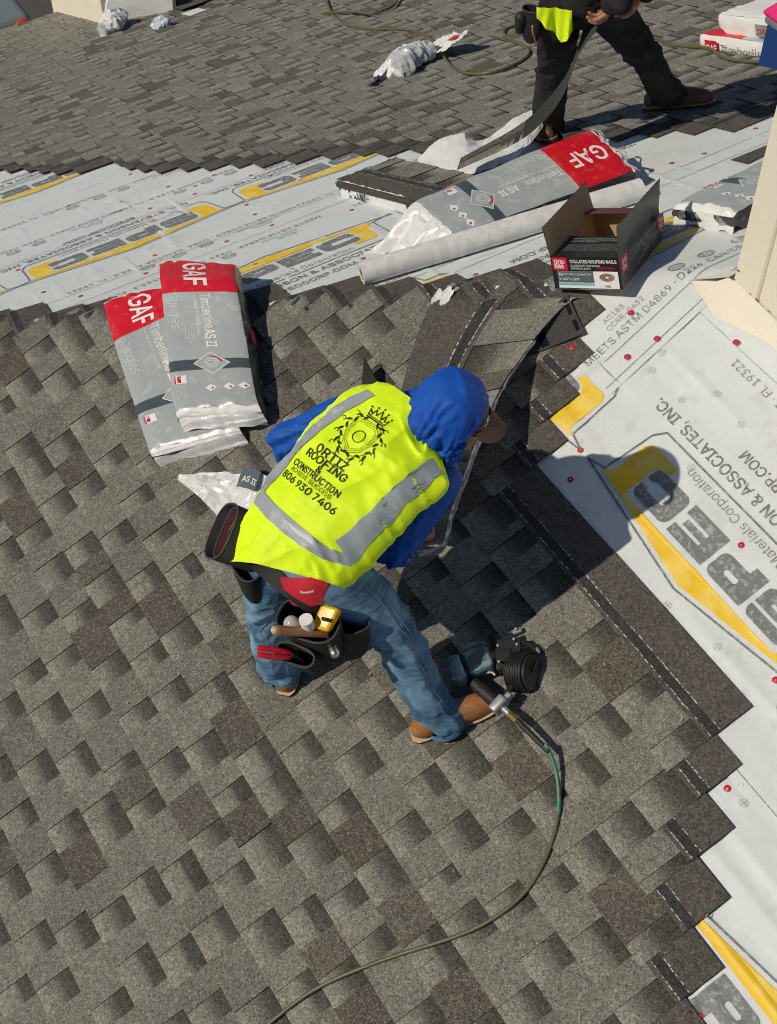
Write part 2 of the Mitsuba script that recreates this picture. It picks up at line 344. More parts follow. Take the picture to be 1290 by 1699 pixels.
# near slope
B0 = 0.206
end_y = {2: -1.672, 3: -1.555, 4: -1.455, 5: -1.339, 1: -2.84}
n_sh = 0
for k in range(-22, 6):
    w0 = B0 + E_ * k; y1 = end_y.get(k, -2.962 + .1465 * k if k <= 0 else 0)
    jit = np.random.default_rng(900 + k)
    y_hip = -(w0 + .17) * CT + jit.uniform(.02, .16)        # runs a little past the hip
    if k >= 2: y_hip = min(y_hip, 9)
    y = y1 + jit.normal(0, .004)
    if k < -8: y = -4.9 + jit.uniform(0, 1)
    while y < y_hip:
        L = min(LS, y_hip - y)
        if L > .05:
            flat = (y + L) < -(w0 + HS) * CT - .05
            put = (lambda s, w, n, y=y, w0=w0: PC(w0 + w, y + s, n + .013)) if flat else (lambda s, w, n, y=y, w0=w0: fold_C(w0 + w, y + s, n + .013))
            m, uv = shingle_mesh(put, L - .0015, 5000 + n_sh, bend=not flat)
            kk = part(near, 'shingle', m, SHINGLE, uv=uv)
            if k >= -12 and ((y < -1.3) if k <= 5 else False or True): 
                d = dots(put, L, 7000 + n_sh)
                kd = kk + '__release_line'; scene[kd] = mikit.ply(d, CHALK)
            n_sh += 1
        y += LS
# far slope
xs = V([-9.0, -3.24, -3.06, -2.9, -2.64, -2.50, -2.07, -1.6, -1.3, -1.1, -.5, .215, .37, .52]); xl = V([-3.0, .13, .23, .295, .40, .62, .70, 1.03, 1.25, 1.44, 1.85, 2.34, 2.45, 2.57])
j0 = 0; rest = []
for j in range(-62, 3):
    wt = .22 + E_ * j; w0 = wt - HS; jit = np.random.default_rng(3000 + j)
    if w0 < -far_end + .05: continue
    x = float(np.interp(wt, xs, xl)) + jit.normal(0, .015)
    if wt < -3.4: x = -.9 + (wt + 3.4) * .05 - 1.0 + jit.uniform(0, 1)
    xend = 3.2 + max(0, (wt + 2.0)) * .55 + (1.2 if wt > -4 else 0.4)
    while x < xend:
        L = LS
        m, uv = shingle_mesh(lambda s, w, n, x=x, w0=w0: PA(x + s, w0 + w, n + .013), L - .0015, 20000 + j0, H=.018)
        part(far, 'shingle', m, SHINGLE, uv=uv); j0 += 1; x += LS
    while x < 6.4:                                          # courses running on outside the view
        m, uv = shingle_mesh(lambda s, w, n, x=x, w0=w0: PA(x + s, w0 + w, n + .013), LS - .0015, 20000 + j0 + int(x * 10), H=.018); rest.append((m, uv)); x += LS
part(far, 'shingle_courses', cat_mesh([m for m, _ in rest]), SHINGLE, uv=np.vstack([u for _, u in rest]), kind='stuff', label='courses of shingles running on beyond the chimney')
print('shingles', n_sh, j0, len(rest))
# ------------------------------------------------------------------ cap nails through the underlayment
def cap_mesh(P, n):
    z = unit(n); x = unit(np.cross(z, [0.3, 1, .2])); y = np.cross(z, x); a = np.linspace(0, 2 * np.pi, 16, endpoint=False)
    prof = [(.0118, 0), (.0118, .0009), (.0098, .0018), (.0050, .0022)]; vs = []
    for r, h in prof: vs.append(P + r * (np.cos(a)[:, None] * x + np.sin(a)[:, None] * y) + h * z)
    vs.append((P + .0023 * z)[None]); v = np.vstack(vs); f = []
    for k in range(3):
        for i in range(16): j = (i + 1) % 16; f += [[k*16+i, k*16+j, (k+1)*16+j], [k*16+i, (k+1)*16+j, (k+1)*16+i]]
    for i in range(16): f.append([48 + i, 48 + (i + 1) % 16, 64])
    return v, V(f)
def head_mesh(P, n, r=.0042):
    z = unit(n); x = unit(np.cross(z, [0.3, 1, .2])); y = np.cross(z, x); a = np.linspace(0, 2 * np.pi, 10, endpoint=False)
    v = np.vstack([P + r * (np.cos(a)[:, None] * x + np.sin(a)[:, None] * y) + .0022 * z, P + .9 * r * (np.cos(a)[:, None] * x + np.sin(a)[:, None] * y) + .0034 * z, (P + .0036 * z)[None]])
    f = [[i, (i+1) % 10, (i+1) % 10 + 10] for i in range(10)] + [[i, (i+1) % 10 + 10, i + 10] for i in range(10)] + [[10 + i, 10 + (i+1) % 10, 20] for i in range(10)]
    return v, V(f)
for w, y in ((.837, -1.735), (.741, -1.801), (1.495, -1.79), (1.31, -1.576), (1.188, -1.558), (1.072, -1.376), (1.013, -2.396), (.46, -2.994), (-.029, -3.462), (.796, -2.822), (1.312, -1.42)):
    P = PC(w, y, max(lie_on('C', y, -w), .021 if w > 1.05 else 0) + .0006); k = part(near, 'cap_nail', cap_mesh(P, NC), RED, smooth=40); scene[k + '__nail_head'] = mikit.ply(head_mesh(P, NC), STEEL)
for x, w in ((.611, -2.301), (.648, -1.795), (.686, -1.503), (.387, -1.832), (.181, -2.124), (.385, -1.313), (.443, -1.536), (.742, -1.631), (-.34, -1.336), (-.348, -.877), (-.243, -.633), (.069, -.605), (.189, -.8),
             (.882, -1.701), (.999, -1.468), (1.056, -1.337), (.738, -.84), (.719, -.601), (.487, -.616), (.441, -.181), (1.115, -1.091), (1.17, -.553), (.767, .239), (.951, .855), (2.315, .6), (2.166, .561), (2.646, .556), (1.04, -.384), (1.407, 1.30), (.776, -1.027)):
    P = PA(x, w, lie_on('A', x, -w) + .0006); k = part(far, 'cap_nail', cap_mesh(P, NA), RED, smooth=40); scene[k + '__nail_head'] = mikit.ply(head_mesh(P, NA), STEEL)

# ------------------------------------------------------------------ shingle bundles in printed plastic
SLATE, GREYW = (.055, .075, .09), (.30, .335, .355)
def wrap_fn(p, n, uv):
    """printed wrapper: uv.x 0 at the white gathered end .. 1 at the red end, uv.y across"""
    a, b = uv.x, uv.y
    g = mix(c3(GREYW), c3((.36, .395, .41)), fbm(p.x * 7, p.y * 7, p.z * 7))
    sc = smoothstep(.60, .72, fbm(p.x * 40, p.y * 40, p.z * 40, 3))
    g = mix(g, c3((.50, .53, .54)), .35 * sc)
    g = mix(g, c3(SLATE), smoothstep(.238, .242, a) * (1 - smoothstep(.298, .302, a)))
    red = mix(c3((.56, .008, .022)), c3((.62, .06, .07)), .5 * sc)
    g = mix(g, red, smoothstep(.700, .703, a))
    white = c3((.72, .73, .735)) * (.95 + .08 * noise(p.x * 50, p.y * 50, p.z * 50))
    e = a + .02 * (noise(p.x * 30, p.y * 30, p.z * 30) - .5)
    g = mix(white, g, smoothstep(.026, .032, e) * (1 - smoothstep(.992, .996, e)))
    side = dr.select((b < -.02) | (b > 1.02), 1.0, 0.0)
    sidec = mix(c3((.045, .05, .055)), c3((.30, .32, .33)), smoothstep(.55, .8, fbm(p.x * 16, p.y * 30, p.z * 30, 3)))
    sidec = mix(sidec, white, dr.select(b > 5, 1.0, 0.0))
    return mix(g, sidec, side)
WRAP = mat('printed_wrapper', wrap_fn, rough=0.28, spec=0.55)
PWHITE = mat('white_print', color=(.70, .71, .72), rough=.35)
PPALE = mat('pale_print', color=(.47, .51, .53), rough=.35)
PDARK = mat('dark_print', color=(.06, .07, .08), rough=.4)
PRED = mat('red_print', color=(.50, .012, .03), rough=.35)
def film_fn(p, n, uv):
    return c3((.66, .675, .69)) * (.92 + .1 * (fbm(p.x * 30, p.y * 30, p.z * 30) - .5))
FILM = mat('white_film', film_fn, rough=.32, spec=.5)
def ridges(P, f, seed):
    n = meshkit.noise(P * f, seed); return np.abs(2 * n - 1)
class Bundle:
    def __init__(self, name, label, rows, thick, length, seed, group=None, white_sides=False, white_top=False, crown=.012, wr=.005, under=None):
        """rows: (a, left point, right point, normal) from the white end (a=0) to the red end (a=1)"""
        self.rows, self.len, self.seed, self.crown, self.wr = rows, length, seed, crown, wr
        self.A = V([r[0] for r in rows]); self.Lp = V([r[1] for r in rows], dtype=float); self.Rp = V([r[2] for r in rows], dtype=float); self.N = unit3(V([r[3] for r in rows], dtype=float))
        self.width = np.linalg.norm(self.Lp[0] - self.Rp[0])
        k = thing(name, label, 'shingle bundle', group); self.key = k
        na, nb = 70, 24; aa = np.linspace(0, 1, na); bb = np.linspace(0, 1, nb)
        A, B = np.meshgrid(aa, bb, indexing='ij'); top = self.at(A, B)
        nrm = self.nrm(aa); W = unit3(self.lerp(aa, self.Rp) - self.lerp(aa, self.Lp))
        pinch = 1 - .55 * np.exp(-(aa / .035) ** 2) - .3 * np.exp(-((1 - aa) / .03) ** 2)
        def wall(edge, sgn):
            cols = []
            for q in (.03, .12, .35, .65, 1.0):
                bul = .010 * math.sin(min(q, .9) * math.pi)
                P = edge - nrm * (thick * q * pinch)[:, None] + sgn * W * bul
                d = ridges(P * V([1, 1, 1.]), 16, self.seed + 2) - .4
                P = P + sgn * W * (d * .008 * (1 if q < 1 else .3))[:, None]; cols.append(P)
            return np.stack(cols, 1)
        Rw, Lw = wall(top[:, -1], 1), wall(top[:, 0], -1)
        allp = np.concatenate([Lw[:, ::-1], top, Rw], 1); m = allp.shape[1]
        sb = 9.0 if white_sides else 2.0
        ub = np.concatenate([np.full(5, -sb if not white_sides else 9.0), bb, np.full(5, sb)])
        U = np.stack(np.broadcast_arrays(aa[:, None], ub[None]), -1)
        if white_top: U = U * V([0., 1.]) + V([.02, 0.])
        i, j = np.meshgrid(np.arange(na - 1), np.arange(m - 1), indexing='ij')
        q = np.stack([i * m + j, (i + 1) * m + j, (i + 1) * m + j + 1, i * m + j + 1], -1).reshape(-1, 4)
        f = np.vstack([q[:, [0, 1, 2]], q[:, [0, 2, 3]]]); v = allp.reshape(-1, 3); uv = U.reshape(-1, 2)
        # end caps
        for r, fl in ((0, 0), (na - 1, 1)):
            ring = np.arange(m) + r * m; c = v[ring].mean(0); o = len(v); v = np.vstack([v, c]); uv = np.vstack([uv, [[0.0 if r == 0 else 1.0, .5]]])
            f = np.vstack([f, [[ring[t], ring[(t + 1) % m], o] for t in range(m)]])
        part(k, 'wrapper', (v, f), WRAP, smooth=38 if False else True, uv=uv)
        self.thick = thick
    def lerp(self, a, Q): return np.stack([np.interp(a, self.A, Q[:, i]) for i in range(3)], -1)
    def nrm(self, a): return unit3(self.lerp(a, self.N))
    def at(self, a, b, lift=0.0):
        a, b = np.asarray(a, float), np.asarray(b, float)
        L, R, N = self.lerp(a, self.Lp), self.lerp(a, self.Rp), self.nrm(a)
        P = L + (R - L) * b[..., None]
        q = np.stack([a * self.len, b * self.width, 0 * a + self.seed], -1)
        endk = np.exp(-(a / .10) ** 2) + np.exp(-((1 - a) / .12) ** 2)
        h = self.crown * (1 - (2 * b - 1) ** 6) + self.wr * ((ridges(q * [1, 1, 1], 6, self.seed) - .5) + .5 * (ridges(q, 15, self.seed + 1) - .5)) + .012 * endk * (ridges(q * [1, 2.2, 1], 9, self.seed + 4) - .6)
        h = h - .018 * np.exp(-(a / .02) ** 2) - .010 * np.exp(-((1 - a) / .015) ** 2)
        return P + N * (h + lift)[..., None]
    def decal(self, name, m, bsdf, a0, b0, lift=.0011):
        """m: 2-d mesh in metres, x reading towards the white end, y across towards b = 1"""
        v, f = m; a, b = a0 - v[:, 0] / self.len, b0 + v[:, 1] / self.width
        P = self.at(np.clip(a, 0, 1), np.clip(b, 0, 1), lift); part(self.key, name, orient(P, f, self.nrm(V([.5]))[0]), bsdf)
    def print_front(self, gaf=True):
        W = self.width; k = W / .34
        self.decal('logo_lettering', text2d('GAF', .098 * k, True, stretch=.80), PWHITE, .955, .34)
        self.decal('lettering', join2d([text2d('Timberline', .046 * k, stretch=.66), shift2d(text2d('AS II', .044 * k, True, stretch=.72), .215, 0), shift2d(text2d('Armorshield II SBS-Modified Shingles', .0140, stretch=.72), .0, -.030)]), PWHITE, .690, .52)
        self.decal('pale_lettering', text2d('Shingles', .050 * k, stretch=.74), PPALE, .690, .10)
        tx = ['High-performance designer shingles', 'Engineered for impact resistance', 'Lasting beauty and protection', 'See package for instructions', 'Read carefully before installing', 'Store flat in a dry place']
        self.decal('small_print', join2d([shift2d(text2d(t, .0078, stretch=.8), 0, -.0135 * i) for i, t in enumerate(tx)]), PWHITE, .54, .42)
        self.decal('label', join2d([shift2d(text2d(t, .007, stretch=.8), .0, -.011 * i) for i, t in enumerate(['COLOR / COULEUR', 'Keep dry. Stack flat.', 'Made in USA', '3 bundles = 1 square'])] + [poly2d(shapely.box(-.058, -.035, -.012, .012), .02)]), PWHITE, .155, .18)
        self.decal('label', poly2d(shapely.box(0, 0, .04, .03).difference(shapely.box(.004, .004, .036, .012)), .02), PRED, .21, .06)
        r = lambda s: Polygon([(-s * .8, 0), (0, -s), (s * .8, 0), (0, s)])
        self.decal('emblem', poly2d(r(.076), .02), mat_grey_patch(), .275, .55, .0008)
        house = affinity.scale(Polygon([(-.026, -.02), (-.004, -.028), (.024, -.014), (.024, .014), (-.004, .028), (-.026, .02)]), .85, 1)
        self.decal('emblem', join2d([poly2d(r(.078).difference(r(.072)), .02), poly2d(house.buffer(.002).difference(house.buffer(-.001)), .02), poly2d(house.buffer(-.008).difference(house.buffer(-.0105)), .02)]), PWHITE, .275, .55, .0016)
        self.decal('emblem', poly2d(LineString([(-.036, -.002), (-.026, .03), (0, .044)]).buffer(.003, cap_style=2), .02), PRED, .279, .55, .002)
        for b in (.50, .72, .90):
            self.decal('emblem', poly2d(r(.026), .02), PWHITE, .135, b); self.decal('emblem', poly2d(r(.008), .02), PRED, .132, b + .02, .0018)
_gp = []
def mat_grey_patch():
    if not _gp: _gp.append(mat('grey_patch', color=(.32, .355, .37), rough=.3))
    return _gp[0]
def film_sheet(P0, us, vs, fn, seed, amp=.012, f=9):
    v, fc = grid_mesh(us, vs, fn); d = ridges(v, f, seed) - .5 + .55 * (ridges(v * V([1, 1.6, 1.2]), 2.3 * f, seed + 1) - .5) + .32 * (ridges(v * V([1.5, 1, 1]), 5.2 * f, seed + 2) - .5)
    c = np.cross(v[fc[:, 1]] - v[fc[:, 0]], v[fc[:, 2]] - v[fc[:, 0]]); n = np.zeros_like(v)
    for t in range(3): np.add.at(n, fc[:, t], c)
    n = n / (np.linalg.norm(n, axis=1, keepdims=True) + 1e-12)
    return v + n * (amp * d)[:, None], fc
def flap(b, seed, length=.07, drop=.05, a0=0.015, spread=1.0, name='loose_end'):
    """white gathered film hanging off the white end of a bundle"""
    ax = unit(b.lerp(V([0.0]), b.Lp)[0] - b.lerp(V([.2]), b.Lp)[0]); N = b.nrm(V([0.0]))[0]
    def fn(u, w):
        P = b.at(np.full_like(u, a0), np.clip(.5 + (w - .5) * spread, 0, 1)); n = meshkit.noise(np.stack([w * 5, u * 0, 0 * u + seed], -1), seed)
        L = length * (.55 + .9 * n)
        return P + ax * (u * L)[..., None] - N * (drop * u ** 1.3)[..., None] - N * .004
    v, fc = grid_mesh(np.linspace(0, 1, 26), np.linspace(0, 1, 70), fn); U, W = np.meshgrid(np.linspace(0, 1, 26), np.linspace(0, 1, 70), indexing='ij'); u, w = U.ravel(), W.ravel()
    g = 1 - np.abs(2 * meshkit.noise(np.stack([u * 3.2 + 1.2 * w, w * 2.4 + .6 * u, 0 * u + seed], -1), seed) - 1); g2 = 1 - np.abs(2 * meshkit.noise(np.stack([u * 7 - w * 2, w * 5.5, 0 * u + seed], -1), seed + 1) - 1)
    part(b.key, name, (v + N * (.013 * (g - .5) + .006 * (g2 - .5))[:, None], fc), FILM, smooth=35)

G2 = 'pair of wrapped bundles on the hip'
b2 = Bundle('shingle_bundle', 'lower of two wrapped bundles left of the crouching worker, partly covered by the other', [
    (0, (-.432, -.590, -.081), (-.120, -.775, .050), NC), (.72, (-.306, .015, -.015), (-.03, -.08, .10), NC), (1, (-.255, .225, .012), (.03, .06, .10), NC * .5 + NA * .5)], .088, 1.0, 31)
b2.print_front(); flap(b2, 41, .030, .07); flap(b2, 42, .016, .082, .012)
b1 = Bundle('shingle_bundle', 'upper of two wrapped bundles left of the crouching worker, red end bent over the hip', [
    (0, (-.303, -.579, .063), (-.035, -.785, .138), NC), (.06, (-.288, -.535, .075), (-.022, -.735, .145), NC), (.735, (-.060, .022, .145), (.160, -.245, .250), NC), (.80, (-.035, .09, .135), (.180, -.19, .247), NC * .7 + NA * .3), (1, (.045, .295, .045), (.252, -.040, .185), NC * .4 + NA * .6)], .085, 1.0, 32)
b1.print_front(); flap(b1, 43, .038, .055); flap(b1, 44, .022, .085, .012, .95)
part(b1.key, 'side_label', (lambda P: (P, V([[0, 1, 2], [0, 2, 3]])))(V([b1.at(V(.50), V(1.0)) + V([.0165, -.0165, 0]) - NC * z for z in (.012, .055)] + [b1.at(V(.42), V(1.0)) + V([.0165, -.0165, 0]) - NC * z for z in (.055, .012)])), PRED)
# opened bundle under the big one
SH2 = 'far'
ob = thing('opened_shingle_bundle', 'opened bundle with bare dark shingles showing and torn white wrapper edges', 'shingle bundle')
o0 = V([1.115, .612, -.18]); ey, ex_ = unit(V([0, -CT, ST])), V([1., 0, 0])
def obp(s, w, n): return o0 + V([0, 0, 0]) + np.asarray(s)[..., None] * unit(ey + V([.10, 0, 0])) + np.asarray(w)[..., None] * ex_ + np.asarray(n)[..., None] * NA
for q in range(4):
    r = np.random.default_rng(60 + q); dx, dy = r.normal(0, .003, 2)
    m, uv = shingle_mesh(lambda s, w, n: obp(s + dx, .325 - w + dy, n - .024 + .0075 * q), 1.0, 600 + q, H=.0)
    part(ob, 'shingle', m, SHINGLE, uv=uv)
part(ob, 'release_line', dots(lambda s, w, n: obp(s, .325 - w, n + .0), .62, 77, H=.0), CHALK, kind='stuff')
def lip(pts, h0, h1, seed, amp=.006):
    pts = V(pts, dtype=float)
    def fn(u, w):
        P = np.stack([np.interp(u, np.linspace(0, 1, len(pts)), pts[:, i]) for i in range(3)], -1)
        return P + NA * (h0 + (h1 - h0) * w + .008 * (meshkit.noise(np.stack([u * 22, 0 * u, w * 0 + seed], -1), seed) - .5) * w)[..., None]
    return film_sheet(None, np.linspace(0, 1, 70), np.linspace(0, 1, 7), fn, seed, amp, 26)
part(ob, 'torn_wrapper', lip([obp(V(-.006), V(-.002), V(0.)), obp(V(.56), V(-.006), V(0.))], -.085, .010, 51), FILM, smooth=24)
part(ob, 'torn_wrapper', lip([obp(V(-.006), V(.335), V(0.)), obp(V(-.008), V(-.004), V(0.))], -.085, .012, 52, .010), FILM, smooth=24)
part(ob, 'core', slab(np.vstack([obp(V(.0), V(.0), V(-.03)), obp(V(.995), V(.0), V(-.03)), obp(V(.995), V(.328), V(-.03)), obp(V(0.), V(.328), V(-.03))])[[0, 1, 2, 3]], NA, .055), SHINGLE, uv=np.full((8, 2), [2.0, .2]))
part(ob, 'lettering', (lambda m: (np.vstack([obp(.17 + m[0][:, 0], np.full(len(m[0]), -.0145), -.062 + m[0][:, 1])]), m[1]))(text2d('MS', .034, True)), PDARK)
# the big bundle across it
bg = Bundle('shingle_bundle', 'largest-looking grey bundle with red end, lying over the opened bundle above the white roll', [
    (0, (.985, -.225, .318), (.990, -.520, .345), V([-.05, .1, 1])), (1, (1.895, -.262, .372), (1.875, -.600, .375), V([-.02, .1, 1]))], .090, .93, 33, crown=.012)
bg.print_front(); flap(bg, 45, .05, .04); flap(bg, 46, .10, .085, .02); flap(bg, 47, .13, .13, .03, .9); flap(bg, 48, .16, .15, .03, .85)
for q in range(3):
    part(bg.key, 'loose_end', film_sheet(None, np.linspace(0, 1, 16), np.linspace(0, 1, 30), (lambda u, w, q=q: V([1.0 - .02 * q, -.24, .25 - .03 * q]) + u[..., None] * V([-.13 - .02 * q, .03 * q, -.09 - .015 * q]) + w[..., None] * V([.0, -.26, .07]) + (.03 * np.sin(w * 9 + q))[..., None] * NA), 80 + q, .03, 13), FILM, smooth=24)
# red end torn white edge
part(bg.key, 'torn_edge', film_sheet(None, np.linspace(0, 1, 8), np.linspace(0, 1, 40), (lambda u, w: bg.at(np.full_like(u, .985), w, .001) + u[..., None] * V([.035, 0, -.012]) + (.012 * np.sin(w * 13))[..., None] * V([1, 0, .2])), 90, .010, 25), FILM, smooth=24)
# bundle half hidden by the chimney
br = Bundle('shingle_bundle', 'grey wrapped bundle with white near end, half hidden behind the cream chimney', [
    (0, (1.705, -1.015, .555), (1.765, -1.275, .665), NA), (1, (2.70, -.93, .51), (2.72, -1.20, .63), NA)], .085, 1.0, 34)
br.print_front(); flap(br, 49, .03, .08, .02)
part(far, 'shingle_offcut', (PA(V([2.30, 2.62, 2.60, 2.30]), V([.79, .80, .86, .90]), V([.02, .02, .02, .02])), V([[0, 1, 2], [0, 2, 3]])), SHINGLE, uv=np.full((4, 2), [2.0, .1]))
# two stacked bundles far right
def faraway(name, label, x, y0, y1, h0, seed, over=0.0):
    """wrapped bundle lying up the far slope: white end y0 (low) to red end y1"""
    p = lambda xx, yy: PA(xx, -yy / CT, h0)
    return Bundle(name, label, [(0, p(x + .32, y1), p(x, y1), NA), (1, p(x + .32, y0), p(x, y0), NA)], .10, 1.0, seed, white_sides=True, white_top=over > 0, crown=.008)
s1 = faraway('shingle_bundle', 'lower wrapped bundle of the stack at the upper right, its side lettered in grey', 3.40, .66, -.34, .105, 35)
s2 = faraway('shingle_bundle', 'upper white wrapped bundle of the stack at the upper right', 3.44, .55, -.45, .21, 36, 1.0)
s1.print_front()
def side_print(b, x, items):
    for mm, bs, yy, hh in items:
        v, f = mm; P = PA(np.full(len(v), x), -(yy - v[:, 0]) / CT, hh + v[:, 1]); part(b.key, 'side_lettering', orient(P, f, V([-1., 0, 0])), bs)
side_print(s1, 3.372, [(poly2d(shapely.box(0, 0, .09, .075)), PRED, .60, .012), (text2d('Timberline', .05), INK, .49, .022)])
side_print(s1, 3.3705, [(text2d('GAF', .030, True), PWHITE, .592, .034)])
side_print(s2, 3.412, [(poly2d(shapely.box(0, 0, .10, .06)), INKPALE, .27, .125), ])
side_print(s2, 3.4105, [(text2d('GAF', .028, True), PRED, .255, .137)])

# ------------------------------------------------------------------ roll of underlayment
def tube(P0, P1, r, n=40, seg=40, wob=0.0, seed=1, cap=False):
    P0, P1 = V(P0, dtype=float), V(P1, dtype=float); z = unit(P1 - P0); x = unit(np.cross(z, [0.1, .2, 1])); y = np.cross(z, x); a = np.linspace(0, 2 * np.pi, n + 1); vs = []
    for t in np.linspace(0, 1, seg + 1):
        rr = r * (1 + wob * (meshkit.noise(np.stack([np.cos(a) * 1.5 + 5, np.sin(a) * 1.5 + 5, 0 * a + t * 9], -1), seed) - .5))
        vs.append(P0 + (P1 - P0) * t + rr[:, None] * (np.cos(a)[:, None] * x + np.sin(a)[:, None] * y))
    v = np.vstack(vs); m = n + 1; f = []
    for k in range(seg):
        for i in range(n): f += [[k*m+i, k*m+i+1, (k+1)*m+i+1], [k*m+i, (k+1)*m+i+1, (k+1)*m+i]]
    return v, V(f)
def annulus(P, z, r0, r1, n=40):
    z = unit(z); x = unit(np.cross(z, [0.1, .2, 1])); y = np.cross(z, x); a = np.linspace(0, 2 * np.pi, n, endpoint=False); c = np.cos(a)[:, None] * x + np.sin(a)[:, None] * y
    v = np.vstack([P + r0 * c, P + r1 * c]); f = []
    for i in range(n): j = (i + 1) % n; f += [[i, j, n + j], [i, n + j, n + i]]
    return v, V(f)
rl = thing('underlayment_roll', 'white roll of underlayment lying in front of the big grey bundle', 'roll')
r0, r1 = V([.620, -.474, .208]) + NA * .062, V([1.807, -.749, .330]) + NA * .062
def rollfn(p, n, uv): return c3((.68, .69, .69)) * (.95 + .08 * (fbm(p.x * 12, p.y * 12, p.z * 3) - .5)) * (1 - .10 * smoothstep(.55, .6, noise(p.x * 45, p.y * 45, 0)))
ROLLM = mat('roll_back', rollfn, rough=.55)
part(rl, 'rolled_sheet', tube(r0, r1, .048, 48, 60, .05, 5), ROLLM, smooth=True)
for e, o in ((r0, r0 - r1), (r1, r1 - r0)):
    e = e + unit(o) * 0.0
    for q in range(5): part(rl, 'wound_layer', annulus(e + unit(o) * (-.002 + .0015 * (q % 2)), o, .026 + .0044 * q, .0303 + .0044 * q), ROLLM)
part(rl, 'cardboard_core', cat_mesh([tube(r0 + unit(r1 - r0) * .001, r1 - unit(r1 - r0) * .001, .026, 32, 2), annulus(r0, r0 - r1, .0215, .026), tube(r0, r1, .0215, 32, 2)]), mat('cardboard', lambda p, n, uv: c3((.40, .285, .17)) * (.85 + .3 * fbm(p.x * 20, p.y * 20, p.z * 60)), rough=.85), smooth=40)
part(rl, 'sheet_end', grid_mesh(np.linspace(0, 1, 40), np.linspace(0, 1, 5), lambda u, w: r0 + u[..., None] * (r1 - r0) + (.0486 * np.cos(.3 + .35 * w))[..., None] * NA + (.0486 * np.sin(.3 + .35 * w) + .003 * w * meshkit.noise(np.stack([u * 14, 0 * u, 0 * u], -1), 4))[..., None] * unit(np.cross(NA, r1 - r0))), ROLLM, smooth=True)

# ------------------------------------------------------------------ box of nails
CARD = 'mat_cardboard'
bx = thing('nail_box', 'open black cardboard box of collated roofing nails with raised flaps', 'box')
q0, q1, q2 = V([1.0494, -1.1581, .5094]), V([1.1858, -1.3769, .6055]), V([1.5741, -1.137, .5000])
q0, q1, q2 = [q + NA * .015 for q in (q0, q1, q2)]; q3 = q0 + (q2 - q1); HB = .132
e1, e2 = q1 - q0, q2 - q1; W1, W2 = np.linalg.norm(e1), np.linalg.norm(e2); u1, u2 = e1 / W1, e2 / W2
BLACKC = mat('black_card', lambda p, n, uv: c3((.012, .013, .016)) * (.9 + .4 * fbm(p.x * 25, p.y * 25, p.z * 25)), rough=.32)
DGREY = mat('dark_grey_card', lambda p, n, uv: c3((.035, .037, .040)) * (.85 + .4 * fbm(p.x * 14, p.y * 14, p.z * 14)), rough=.4)
def panel(name, a, b, c, d, out, bsdf_out, bsdf_in, t=.003):
    """cardboard panel a-b-c-d, outer face towards out; inner face its own material"""
    Q = V([a, b, c, d], dtype=float); n = unit(np.cross(Q[1] - Q[0], Q[3] - Q[0])); n = n * np.sign(n @ out)
    k = part(bx, name, slab(Q, n, t), bsdf_out)
    Q2 = Q - n * (t + .0006); c_ = Q2.mean(0); Q2 = c_ + (Q2 - c_) * .995
    scene[k + '__inner_face'] = mikit.ply((Q2, V([[0, 2, 1], [0, 3, 2]])), bsdf_in)
def inkpatch(name, m, o, ux, uy, bsdf, n, lift): 
    v, f = m; P = o + v[:, :1] * ux + v[:, 1:] * uy + unit(n) * lift; part(bx, name, orient(P, f, unit(n)), bsdf)
UPB = NA * HB
panel('front_panel', q0, q1, q1 + UPB, q0 + UPB, -u2, BLACKC, CARD); panel('side_panel', q1, q2, q2 + UPB, q1 + UPB, u1, DGREY, CARD)
panel('side_panel', q3, q0, q0 + UPB, q3 + UPB, -u1, DGREY, CARD); panel('back_panel', q2, q3, q3 + UPB, q2 + UPB, u2, DGREY, CARD)
panel('bottom_panel', q0 + NA * .002, q1 + NA * .002, q2 + NA * .002, q3 + NA * .002, -NA, CARD, CARD)
lf = NA * .112 - u1 * .014; rf = NA * .116 + u1 * .010
panel('top_flap', q0 + UPB, q3 + UPB, q3 + UPB + lf + u2 * -.01, q0 + UPB + lf + u2 * .0, -u1, DGREY, CARD)
panel('top_flap', q1 + UPB, q2 + UPB, q2 + UPB + rf + u1 * .01, q1 + UPB + rf, u1, DGREY, CARD)
panel('top_flap', q3 + UPB, q2 + UPB, q2 + UPB + u2 * .03 - NA * .0 - u2 * .12 + NA * .02, q3 + UPB + u2 * .03 - u2 * .13 + NA * .02, NA, mat('maroon_card', color=(.10, .035, .045), rough=.5), CARD)
# the black carton closed over the front half
inz = HB * .97
part(bx, 'inner_carton', slab(V([q0 + NA * inz + u1 * .006 + u2 * .004, q1 + NA * inz - u1 * .006 + u2 * .004, q1 + NA * inz - u1 * .006 + u2 * .20, q0 + NA * inz + u1 * .006 + u2 * .20]), NA, .10), BLACKC)
part(bx, 'nail_coil', slab(V([q0 + NA * .07 + u1 * .13 + u2 * .24, q0 + NA * .07 + u1 * .24 + u2 * .24, q0 + NA * .07 + u1 * .24 + u2 * .36, q0 + NA * .07 + u1 * .13 + u2 * .36]), NA, .05), mat('pale_card', color=(.45, .30, .16), rough=.8))
NAVY = mat('bluish_print', color=(.22, .25, .33), rough=.4); TEAL = mat('teal_print', color=(.13, .42, .44), rough=.4); SLATEP = mat('slate_print', color=(.085, .115, .14), rough=.4)
to_ = q0 + NA * inz + u1 * .006 + u2 * .004
